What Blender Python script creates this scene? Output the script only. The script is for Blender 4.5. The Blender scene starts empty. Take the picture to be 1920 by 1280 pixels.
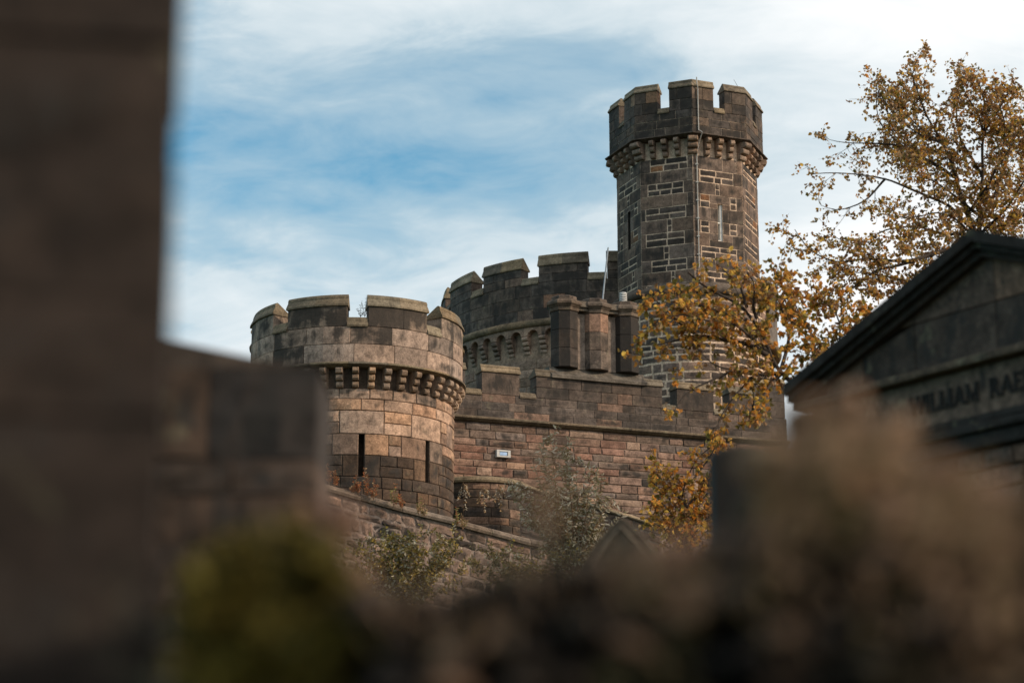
import bpy, bmesh, math, random
from mathutils import Vector, Matrix, noise as mnoise
import numpy as np
R = math.radians
scene = bpy.context.scene
col = scene.collection

# ------------------------------------------------------------------ camera
F = 4000.0                      # focal length in photo pixels (photo 1920 wide)
PITCH = R(13.9)
CAM = Vector((0, 0, 1.6))
FWD = Vector((0, math.cos(PITCH), math.sin(PITCH)))
UP = Vector((0, -math.sin(PITCH), math.cos(PITCH)))
cd = bpy.data.cameras.new('camera'); cam = bpy.data.objects.new('camera', cd); col.objects.link(cam)
cam.location = CAM; cam.rotation_euler = (R(90) + PITCH, 0, 0)
cd.sensor_width = 36; cd.lens = 36 * F / 1920; cd.clip_start = .05; cd.clip_end = 6000
cd.dof.use_dof = True; cd.dof.focus_distance = 68; cd.dof.aperture_fstop = 1.4
scene.camera = cam

# ------------------------------------------------------------------ sky, sun, exposure
SUN_AZ, SUN_EL = R(106), R(25)          # azimuth clockwise from the view direction
world = bpy.data.worlds.new('World'); scene.world = world; world.use_nodes = True
wt = world.node_tree; wn = wt.nodes; wl = wt.links
for n_ in list(wn): wn.remove(n_)
def N(tree, t, **kw):
    n = tree.nodes.new(t)
    for k, v in kw.items(): setattr(n, k, v)
    return n
def M_(tree, op, a, b=None, c=None, clamp=False):
    n = tree.nodes.new('ShaderNodeMath'); n.operation = op; n.use_clamp = clamp
    for i, v in enumerate((a, b, c)):
        if v is None: continue
        if isinstance(v, (int, float)): n.inputs[i].default_value = v
        else: tree.links.new(v, n.inputs[i])
    return n.outputs[0]
def ramp(tree, fac, stops):
    n = tree.nodes.new('ShaderNodeValToRGB'); e = n.color_ramp.elements
    while len(e) < len(stops): e.new(.5)
    for el, (p, c) in zip(e, stops):
        el.position = p; el.color = (c, c, c, 1) if isinstance(c, (int, float)) else (*c, 1)
    tree.links.new(fac, n.inputs[0]); return n.outputs[0]
def mixc(tree, fac, a, b, blend='MIX'):
    n = tree.nodes.new('ShaderNodeMix'); n.data_type = 'RGBA'; n.blend_type = blend
    for sock, v in ((n.inputs[0], fac), (n.inputs[6], a), (n.inputs[7], b)):
        if isinstance(v, (int, float)): sock.default_value = v
        elif isinstance(v, tuple): sock.default_value = (*v, 1)
        else: tree.links.new(v, sock)
    return n.outputs[2]
sky = N(wt, 'ShaderNodeTexSky', sky_type='NISHITA', sun_disc=False, sun_elevation=SUN_EL, sun_rotation=SUN_AZ,
        air_density=1.0, dust_density=.8, ozone_density=2.0, altitude=100)
tc = N(wt, 'ShaderNodeTexCoord'); sp = N(wt, 'ShaderNodeSeparateXYZ'); wl.new(tc.outputs['Generated'], sp.inputs[0])
zz = M_(wt, 'ADD', M_(wt, 'MAXIMUM', sp.outputs[2], 0.0), .42)
cv = N(wt, 'ShaderNodeCombineXYZ')
wl.new(M_(wt, 'DIVIDE', sp.outputs[0], zz), cv.inputs[0]); wl.new(M_(wt, 'DIVIDE', sp.outputs[1], zz), cv.inputs[1])
mp = N(wt, 'ShaderNodeMapping'); wl.new(cv.outputs[0], mp.inputs[0])
mp.inputs['Rotation'].default_value = (0, 0, R(14)); mp.inputs['Scale'].default_value = (1.5, 2.7, 1)
mp.inputs['Location'].default_value = (7.05, 13.15, 0)
n1 = N(wt, 'ShaderNodeTexNoise'); wl.new(mp.outputs[0], n1.inputs['Vector'])
n1.inputs['Scale'].default_value = 1.5; n1.inputs['Detail'].default_value = 5; n1.inputs['Roughness'].default_value = .5
n1.inputs['Distortion'].default_value = .35
sunside = M_(wt, 'ADD', M_(wt, 'MULTIPLY', M_(wt, 'MAXIMUM', sp.outputs[0], -.22), .70), M_(wt, 'MULTIPLY', sp.outputs[2], .30))
n2 = N(wt, 'ShaderNodeTexNoise'); wl.new(mp.outputs[0], n2.inputs['Vector'])
n2.inputs['Scale'].default_value = 7.0; n2.inputs['Detail'].default_value = 6; n2.inputs['Roughness'].default_value = .62; n2.inputs['Distortion'].default_value = .5
cf = M_(wt, 'ADD', M_(wt, 'ADD', n1.outputs[0], M_(wt, 'MULTIPLY', M_(wt, 'SUBTRACT', n2.outputs[0], .5), .30)), sunside)
cloud = ramp(wt, cf, [(.30, .02), (.43, .48), (.56, .9), (.71, 1.0)])
skyc = mixc(wt, 1.0, sky.outputs[0], (.40, 1.32, 1.42), 'MULTIPLY')
cc = mixc(wt, ramp(wt, cf, [(.48, 0.0), (.83, 1.0)]), (5.4, 6.5, 7.0), (9.9, 9.9, 9.9))
fin = mixc(wt, cloud, skyc, cc)
bg = N(wt, 'ShaderNodeBackground'); bg.inputs[1].default_value = .11; wl.new(fin, bg.inputs[0])
wo = N(wt, 'ShaderNodeOutputWorld'); wl.new(bg.outputs[0], wo.inputs[0])
sd = bpy.data.lights.new('sun', 'SUN'); sd.energy = 3.6; sd.angle = R(3); sd.color = (1, .81, .60)
so = bpy.data.objects.new('sun', sd); col.objects.link(so); so.location = (30, -10, 40)
SDIR = Vector((math.sin(SUN_AZ) * math.cos(SUN_EL), math.cos(SUN_AZ) * math.cos(SUN_EL), math.sin(SUN_EL)))
so.rotation_euler = SDIR.to_track_quat('Z', 'Y').to_euler()
vs = scene.view_settings
vs.view_transform = 'Standard'; vs.look = 'None'; vs.gamma = 1; vs.exposure = 0; vs.use_curve_mapping = False

# ------------------------------------------------------------------ helpers
def ray(px, py):
    return FWD + Vector((1, 0, 0)) * ((px - 960) / F) + UP * ((640 - py) / F)
def at(px, py, Y):
    d = ray(px, py); return CAM + d * (Y / d.y)
def at_plane(px, py, P0, n):
    d = ray(px, py); return CAM + d * ((P0 - CAM).dot(n) / d.dot(n))
rnd = random.Random(7)

def tag(o, label=None, cat=None, group=None, kind=None):
    if label: o['label'] = label
    if cat: o['category'] = cat
    if group: o['group'] = group
    if kind: o['kind'] = kind
    return o
def thing(name, loc, label, cat, group=None):
    o = bpy.data.objects.new(name, None); o.empty_display_size = .3; o.location = loc; col.objects.link(o)
    return tag(o, label, cat, group)
def mk(name, vf, mat, parent=None, color=None, smooth=False, kind=None, label=None):
    v, f = vf[0], vf[1]
    m = bpy.data.meshes.new(name); m.from_pydata([tuple(p) for p in v], [], f)
    if len(vf) > 2: m.attributes.new('inner', 'FLOAT', 'POINT').data.foreach_set('value', vf[2])
    if smooth: m.polygons.foreach_set('use_smooth', [True] * len(m.polygons))
    for mm in (mat if isinstance(mat, (list, tuple)) else [mat]): m.materials.append(mm)
    m.update()
    o = bpy.data.objects.new(name, m); col.objects.link(o)
    if parent is not None:
        o.parent = parent; o.matrix_parent_inverse = Matrix.Translation(-parent_world(parent))
    if color: o.color = color
    if kind: o['kind'] = kind
    if label: o['label'] = label
    return o
def parent_world(p):
    return Vector(p.location) if p.type == 'EMPTY' else Vector((0, 0, 0))
class MB:
    """collects vertices and faces"""
    def __init__(s): s.v = []; s.f = []
    def add(s, vf):
        b = len(s.v); s.v += list(vf[0]); s.f += [tuple(i + b for i in q) for q in vf[1]]; return s
    @property
    def vf(s): return s.v, s.f
def box(c, sx, sy, sz, rot=None):
    v = []
    for x in (-1, 1):
        for y in (-1, 1):
            for z in (-1, 1):
                p = Vector((x * sx / 2, y * sy / 2, z * sz / 2))
                if rot is not None: p = rot @ p
                v.append(Vector(c) + p)
    f = [(0, 1, 3, 2), (4, 6, 7, 5), (0, 4, 5, 1), (2, 3, 7, 6), (0, 2, 6, 4), (1, 5, 7, 3)]
    return v, f
def tube(pts, rads, n=6, cap=True):
    v, f = [], []
    k = len(pts); up0 = Vector((.31, .17, .93)).normalized()
    for i, p in enumerate(pts):
        t = (pts[min(i + 1, k - 1)] - pts[max(i - 1, 0)])
        t = t.normalized() if t.length > 1e-9 else Vector((0, 0, 1))
        a = t.cross(up0)
        if a.length < .05: a = t.cross(Vector((1, 0, 0)))
        a.normalize(); b = t.cross(a)
        for j in range(n):
            th = 2 * math.pi * j / n
            v.append(p + (a * math.cos(th) + b * math.sin(th)) * rads[i])
    for i in range(k - 1):
        for j in range(n):
            f.append((i * n + j, i * n + (j + 1) % n, (i + 1) * n + (j + 1) % n, (i + 1) * n + j))
    if cap:
        f.append(tuple(range(n))); f.append(tuple(reversed(range((k - 1) * n, k * n))))
    return v, f

# ---- surfaces: P(u, z, d)  u metres along, z height, d outward
class Cyl:
    def __init__(s, cx, cy, r): s.cx, s.cy, s.r = cx, cy, r
    def __call__(s, u, z, d):
        a = u / s.r; return Vector((s.cx + (s.r + d) * math.sin(a), s.cy - (s.r + d) * math.cos(a), z))
    def sec(s, u):
        a = u / s.r; return (s.cx + s.r * math.sin(a), s.cy - s.r * math.cos(a)), (math.sin(a), -math.cos(a))
    curv = True
class Plane:
    curv = False
    def __init__(s, ox, oy, tx, ty, nx, ny): s.o = (ox, oy); s.t = (tx, ty); s.n = (nx, ny)
    def __call__(s, u, z, d):
        return Vector((s.o[0] + u * s.t[0] + d * s.n[0], s.o[1] + u * s.t[1] + d * s.n[1], z))
    def sec(s, u):
        return (s.o[0] + u * s.t[0], s.o[1] + u * s.t[1]), s.n

def stone_vf(S, u0, u1, z0, z1, gap=.012, proud=.02, depth=.05, bev=.014, rough=.004, bulge=0., jit=.003, zf=None):
    """one block: bevelled, slightly uneven face, sides running back into the joint.
    zf: optional shear, z += zf(u)"""
    g = gap / 2; u0 += g; u1 -= g; z0 += g; z1 -= g
    nu = max(2, int((u1 - u0) / .3) + 1); nv = 2 if z1 - z0 < .7 else 3
    if bulge or rough > .006: nu = max(nu, 3)
    proud = proud + rnd.uniform(-.005, .006)
    v, f, inn = [], [], []
    def put(u, z, d, w=0.): v.append(S(u, z + (zf(u) if zf else 0), d)); inn.append(w); return len(v) - 1
    bu = min(bev, (u1 - u0) * .3); bz = min(bev, (z1 - z0) * .3)
    grid = {}
    for i in range(nu + 1):
        for j in range(nv + 1):
            a, b = i / nu, j / nv
            e = (0 < i < nu) and (0 < j < nv)
            d = proud + rnd.uniform(-rough, rough) + (bulge * rnd.uniform(.5, 1.2) if e else 0)
            uu = u0 + bu + (u1 - u0 - 2 * bu) * a + (rnd.uniform(-.2, .2) * (u1 - u0) / nu if e else rnd.uniform(-jit, jit))
            zz_ = z0 + bz + (z1 - z0 - 2 * bz) * b + rnd.uniform(-jit, jit)
            grid[i, j] = put(uu, zz_, d, 1. if e else .25)
    for i in range(nu):
        for j in range(nv):
            f.append((grid[i, j], grid[i + 1, j], grid[i + 1, j + 1], grid[i, j + 1]))
    per = [(i, 0) for i in range(nu)] + [(nu, j) for j in range(nv)] + [(i, nv) for i in range(nu, 0, -1)] + [(0, j) for j in range(nv, 0, -1)]
    r1, r2 = [], []
    for (i, j) in per:
        u = u0 + (u1 - u0) * i / nu; z = z0 + (z1 - z0) * j / nv
        r1.append(put(u + rnd.uniform(-jit, jit), z + rnd.uniform(-jit, jit), proud - bev)); r2.append(put(u, z, -depth))
    n = len(per)
    for k in range(n):
        q = (k + 1) % n
        f.append((r1[k], r1[q], grid[per[q]], grid[per[k]]))
        f.append((r2[k], r2[q], r1[q], r1[k]))
    f.append(tuple(reversed(r2)))
    return v, f, inn

def fill(zs, u0, u1, wmin, wmax, blocks=()):
    """courses of random blocks around the reserved rectangles"""
    out = []
    for za, zb in zip(zs[:-1], zs[1:]):
        free = [(u0, u1)]
        for (a, b, c, d) in blocks:
            if c < zb - .02 and d > za + .02:
                nf = []
                for (x, y) in free:
                    if b <= x or a >= y: nf.append((x, y)); continue
                    if a > x: nf.append((x, a))
                    if b < y: nf.append((b, y))
                free = nf
        for (x, y) in free:
            if y - x < .04: continue
            cuts = [x]
            while y - cuts[-1] > wmax:
                cuts.append(cuts[-1] + rnd.uniform(wmin, wmax))
                if y - cuts[-1] < wmin * .6: cuts[-1] = y - wmin * .6 if cuts[-1] - wmin * .4 > cuts[-2] else cuts[-1]
            cuts.append(y)
            for a, b in zip(cuts[:-1], cuts[1:]):
                if b - a > .03: out.append((a, b, za, zb))
    return out

def core_vf(S, us, zs, holes=(), reveal=.35, d=0., close_z=True):
    """the bedding surface behind the blocks, with real openings"""
    us = sorted(set(us) | {h for H in holes for h in H[:2]}); zs = sorted(set(zs) | {h for H in holes for h in H[2:4]})
    mb = MB(); v = []; idx = {}
    for i, u in enumerate(us):
        for j, z in enumerate(zs): idx[i, j] = len(v); v.append(S(u, z, d))
    f = []
    for i in range(len(us) - 1):
        for j in range(len(zs) - 1):
            uc, zc = (us[i] + us[i + 1]) / 2, (zs[j] + zs[j + 1]) / 2
            if any(h[0] < uc < h[1] and h[2] < zc < h[3] for h in holes): continue
            f.append((idx[i, j], idx[i + 1, j], idx[i + 1, j + 1], idx[i, j + 1]))
    mb.add((v, f))
    for (a, b, c, e) in (holes if reveal else ()):
        q = [S(a, c, d), S(b, c, d), S(b, e, d), S(a, e, d), S(a, c, d - reveal), S(b, c, d - reveal), S(b, e, d - reveal), S(a, e, d - reveal)]
        mb.add((q, [(0, 1, 5, 4), (1, 2, 6, 5), (2, 3, 7, 6), (3, 0, 4, 7), (4, 5, 6, 7)]))
    return mb.vf

def sweep(secs, prof, z0):
    """secs: [((x,y),(nx,ny)) or with own z]; prof closed loop of (d,z)"""
    v, f = [], []
    m = len(prof)
    for s in secs:
        (x, y), (nx, ny) = s[0], s[1]; zo = s[2] if len(s) > 2 else 0
        for (d, z) in prof: v.append(Vector((x + d * nx, y + d * ny, z0 + zo + z)))
    for i in range(len(secs) - 1):
        for j in range(m):
            f.append((i * m + j, (i + 1) * m + j, (i + 1) * m + (j + 1) % m, i * m + (j + 1) % m))
    f.append(tuple(range(m))); f.append(tuple(reversed(range((len(secs) - 1) * m, len(secs) * m))))
    return v, f
def arc(S, u0, u1, step=.22):
    n = max(1, int(math.ceil((u1 - u0) / step))) if S.curv else 1
    return [S.sec(u0 + (u1 - u0) * i / n) for i in range(n + 1)]

def coping_prof(th, h=.36, over=.06):
    # sloping front, little roll at the ridge, long slope to the inside
    return [(over, 0), (over, .05), (-.03, h * .62), (-.025, h * .74), (-.05, h * .93), (-.10, h), (-.16, h * .93), (-th - .04, .06), (-th - .04, 0), (-.02, -.012)]
def sill_prof(th, h=.26, over=.05):
    return [(over, 0), (over + .01, .05), (0, h * .55), (-.005, h * .68), (-.02, h * .9), (-.07, h), (-th, h * .9), (-th, 0)]
def roll_prof(r, dip=.0, n=10):
    return [(-.12, -r)] + [(r * math.cos(t) * 1.0 - .0, r * math.sin(t)) for t in [R(-90 + 180 * i / n) for i in range(n + 1)]] + [(-.12, r)]
def cornice_prof(p, h=.2):
    return [(-.1, 0), (p * .45, 0), (p * .62, h * .12), (p * .78, h * .3), (p * .94, h * .42), (p, h * .5), (p, h * .8), (p * .85, h), (-.1, h)]
def corbel_prof(p, h, lobes=3, n=5):
    pts = [(-.05, 0), (p, 0)]
    for i in range(lobes):
        za = -h * i / lobes; zb = -h * (i + 1) / lobes
        pa = p * (1 - .28 * i); zc = (za + zb) / 2; rr = (za - zb) / 2
        for k in range(n + 1):
            t = R(90 - 180 * k / n)
            pts.append((pa - rr * .75 + rr * .95 * math.cos(t), zc + rr * .96 * math.sin(t)))
    pts += [(-.05, -h)]
    return pts
def corbel_vf(center, nrm, w, p, h, lobes=3):
    (x, y), (nx, ny) = center, nrm; tx, ty = -ny, nx
    # slightly bevelled in width: three sections each side
    secs = []
    p *= rnd.uniform(.92, 1.03); w *= rnd.uniform(.9, 1.05); pr = corbel_prof(p, h, lobes); pr = [(d * rnd.uniform(.95, 1.02) if d > .1 else d, z) for d, z in pr]
    v, f = [], []
    m = len(pr)
    for t, sc in ((-.5, .93), (-.42, 1.), (.42, 1.), (.5, .93)):
        for (d, z) in pr: v.append(Vector((x + tx * t * w + nx * d * sc, y + ty * t * w + ny * d * sc, z)))
    for i in range(3):
        for j in range(m): f.append((i * m + j, (i + 1) * m + j, (i + 1) * m + (j + 1) % m, i * m + (j + 1) % m))
    f.append(tuple(range(m))); f.append(tuple(reversed(range(3 * m, 4 * m))))
    return v, f
def shift(vf, dz): return [p + Vector((0, 0, dz)) for p in vf[0]], vf[1]

# ------------------------------------------------------------------ materials
def new_mat(name):
    m = bpy.data.materials.new(name); m.use_nodes = True
    t = m.node_tree; b = t.nodes['Principled BSDF']; b.inputs['Roughness'].default_value = .9
    b.inputs['Specular IOR Level'].default_value = .25
    return m, t, b
def stone_mat(name, grain=22., bump=.5, patch=2.2, soot_scale=1.1, bdist=.02, lichen=(.30, .27, .17), lich=.25):
    """weathered masonry: object colour is the stone's own colour, its alpha how sooty it is"""
    m, t, b = new_mat(name)
    oi = N(t, 'ShaderNodeObjectInfo'); geo = N(t, 'ShaderNodeNewGeometry')
    def noise(scale, detail=4, rough=.6, dist=0., off=0.):
        n = N(t, 'ShaderNodeTexNoise'); mpn = N(t, 'ShaderNodeMapping'); t.links.new(geo.outputs['Position'], mpn.inputs[0])
        mpn.inputs['Location'].default_value = (off, off * .7, off * 1.3)
        t.links.new(mpn.outputs[0], n.inputs['Vector']); n.inputs['Scale'].default_value = scale
        n.inputs['Detail'].default_value = detail; n.inputs['Roughness'].default_value = rough; n.inputs['Distortion'].default_value = dist
        return n.outputs[0]
    big = noise(patch, 4, .6, .3); fine = noise(grain, 5, .7); soot = noise(soot_scale, 6, .68, .6, 11.); lic = noise(3.3, 5, .7, .2, 37.)
    spk = noise(grain * 2.2, 3, .6, 0., 5.)
    at_ = N(t, 'ShaderNodeAttribute', attribute_name='inner'); inner = at_.outputs['Fac']
    mott = noise(grain * .28, 5, .72, .4, 21.)
    c = mixc(t, 1.0, oi.outputs['Color'], ramp(t, big, [(.25, .52), (.5, 1.0), (.78, 1.42)]), 'MULTIPLY')
    c = mixc(t, 1.0, c, ramp(t, mott, [(.30, .55), (.5, 1.0), (.72, 1.38)]), 'MULTIPLY')
    c = mixc(t, 1.0, c, ramp(t, fine, [(.28, .52), (.5, 1.0), (.75, 1.42)]), 'MULTIPLY')
    c = mixc(t, ramp(t, lic, [(.60, 0.0), (.70, lich)]), c, lichen)
    c = mixc(t, ramp(t, spk, [(.60, 0.0), (.70, .65)]), c, (.035, .03, .027))
    sf = M_(t, 'ADD', soot, M_(t, 'MULTIPLY', M_(t, 'SUBTRACT', oi.outputs['Alpha'], .5), .50))
    sn = N(t, 'ShaderNodeTexNoise'); sm = N(t, 'ShaderNodeMapping'); t.links.new(geo.outputs['Position'], sm.inputs[0]); sm.inputs['Scale'].default_value = (1, 1, .13)
    t.links.new(sm.outputs[0], sn.inputs['Vector']); sn.inputs['Scale'].default_value = soot_scale * 3.2; sn.inputs['Detail'].default_value = 4; sn.inputs['Roughness'].default_value = .6
    sf = M_(t, 'ADD', sf, M_(t, 'MULTIPLY', M_(t, 'SUBTRACT', sn.outputs[0], .5), .62))
    sf = M_(t, 'ADD', sf, M_(t, 'MULTIPLY', M_(t, 'SUBTRACT', fine, .5), .24))
    sf = M_(t, 'ADD', sf, M_(t, 'MULTIPLY', M_(t, 'SUBTRACT', inner, .35), .15))
    sf = ramp(t, sf, [(.48, 0.0), (.64, .88)])
    c = mixc(t, sf, c, (.030, .026, .023))
    t.links.new(c, b.inputs['Base Color'])
    bp = N(t, 'ShaderNodeBump'); bp.inputs['Strength'].default_value = bump; bp.inputs['Distance'].default_value = bdist
    h = M_(t, 'ADD', M_(t, 'MULTIPLY', fine, .7), M_(t, 'MULTIPLY', noise(grain * .33, 4, .65, .2, 3.), 1.0))
    t.links.new(h, bp.inputs['Height']); t.links.new(bp.outputs[0], b.inputs['Normal'])
    return m
MS = stone_mat('weathered_stone')
MF = stone_mat('foreground_stone', grain=30, patch=7, soot_scale=5, bdist=.006, lich=.4)
def paint(name, c, rough=.6, metal=0., nscale=9.):
    m, t, b = new_mat(name)
    n = N(t, 'ShaderNodeTexNoise'); n.inputs['Scale'].default_value = nscale; n.inputs['Detail'].default_value = 4
    geo = N(t, 'ShaderNodeNewGeometry'); t.links.new(geo.outputs['Position'], n.inputs['Vector'])
    k = ramp(t, n.outputs[0], [(.3, .8), (.7, 1.12)])
    t.links.new(mixc(t, 1.0, c, k, 'MULTIPLY'), b.inputs['Base Color'])
    b.inputs['Roughness'].default_value = rough; b.inputs['Metallic'].default_value = metal
    return m
M_WHITE = paint('white_paint', (.66, .66, .64)); M_LEAD = paint('grey_conductor', (.42, .40, .37), .5)
M_POLE = paint('grey_pole', (.22, .25, .28), .45); M_BLACK = paint('dark_void', (.012, .012, .013), .5)
M_GLASS, _t, _b = new_mat('window_glass'); _b.inputs['Base Color'].default_value = (.02, .022, .025, 1); _b.inputs['Roughness'].default_value = .08
M_BLUE = paint('pale_blue_panel', (.36, .52, .78), .3); M_GREYBOX = paint('grey_box', (.55, .54, .52), .5)
M_BLK = paint('polished_black_stone', (.006, .0058, .0055), .8); M_LETTER = paint('letter_lead', (.016, .013, .011), .8)
M_BARK = paint('bark', (.055, .042, .034), .95, 0, 14)
M_STEM = paint('dry_stem', (.20, .12, .07), .9, 0, 20)
def leaf_mat(name, c, trans=.35):
    m, t, b = new_mat(name)
    oi = N(t, 'ShaderNodeNewGeometry'); n = N(t, 'ShaderNodeTexNoise'); n.inputs['Scale'].default_value = 7
    t.links.new(oi.outputs['Position'], n.inputs['Vector'])
    cc_ = mixc(t, 1.0, c, ramp(t, n.outputs[0], [(.3, .6), (.7, 1.35)]), 'MULTIPLY')
    t.links.new(cc_, b.inputs['Base Color']); b.inputs['Roughness'].default_value = .6
    tr = N(t, 'ShaderNodeBsdfTranslucent'); t.links.new(cc_, tr.inputs[0])
    mx = N(t, 'ShaderNodeMixShader'); mx.inputs[0].default_value = trans
    t.links.new(b.outputs[0], mx.inputs[1]); t.links.new(tr.outputs[0], mx.inputs[2])
    t.links.new(mx.outputs[0], t.nodes['Material Output'].inputs[0]); return m
AUT = [leaf_mat('leaf_amber', (.62, .34, .07), .45), leaf_mat('leaf_orange', (.60, .25, .045), .45), leaf_mat('leaf_brown', (.27, .145, .07)),
       leaf_mat('leaf_olive', (.21, .16, .035)), leaf_mat('leaf_yellow', (.66, .42, .08), .45), leaf_mat('leaf_tan', (.50, .33, .17), .4)]
BUD = [leaf_mat('leaf_grey_green', (.36, .31, .21), .3), leaf_mat('leaf_sage', (.56, .50, .40), .3), leaf_mat('leaf_dull_green', (.21, .175, .08), .3),
       leaf_mat('leaf_dry', (.20, .13, .06), .2)]
BSH = [leaf_mat('leaf_moss_green', (.23, .185, .06), .3), leaf_mat('leaf_dark_green', (.12, .10, .04), .25), leaf_mat('leaf_yellowing', (.42, .29, .06), .35),
       leaf_mat('leaf_pale', (.48, .42, .30), .25)]
WEED = [leaf_mat('weed_rust', (.36, .13, .05), .3), leaf_mat('weed_tan', (.36, .24, .13), .3), leaf_mat('weed_green', (.20, .19, .06), .3)]

def jitc(c, k=.12, soot=0.):
    s = .84 * (1 + rnd.uniform(-k, k) * 1.4); h = rnd.uniform(-k, k) * .35
    return (max(0, c[0] * s * (1 + h) * 1.055), max(0, c[1] * s * .95), max(0, c[2] * s * (1 - h) * .905), min(1, max(0, soot)))
def pick(pal):
    r_ = rnd.random() * sum(w for w, *_ in pal)
    for w, c, s in pal:
        r_ -= w
        if r_ <= 0: return jitc(c, .16, s + rnd.uniform(-.15, .15))
    return jitc(pal[-1][1])
COP = [(3, (.20, .175, .125), .12), (1, (.16, .14, .105), .3), (1, (.24, .20, .13), .0)]

# ------------------------------------------------------------------ ground
def ground_z(x, y):
    t = max(0., min(1., y / 60)); z = 7.4 * t
    if y > 60: z = 7.4 + 1.5 * min(1, (y - 60) / 40)
    z += .12 * mnoise.noise(Vector((x * .3, y * .3, 0))) if -40 < y < 140 else 0
    return z
xs = sorted(set([-3000, -1000, -300, -120] + list(range(-60, 61, 3)) + [120, 300, 1000, 3000]))
ys = sorted(set([-3000, -800, -200, -60] + list(range(-30, 121, 3)) + [160, 300, 800, 3000]))
gv = [(x, y, ground_z(x, y)) for y in ys for x in xs]; nx = len(xs)
gf = [(j * nx + i, j * nx + i + 1, (j + 1) * nx + i + 1, (j + 1) * nx + i) for j in range(len(ys) - 1) for i in range(nx - 1)]
M_GND = paint('ground_turf', (.045, .05, .02), .95, 0, 1.3)
tag(mk('ground', (gv, gf), M_GND, smooth=True), kind='structure')

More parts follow.
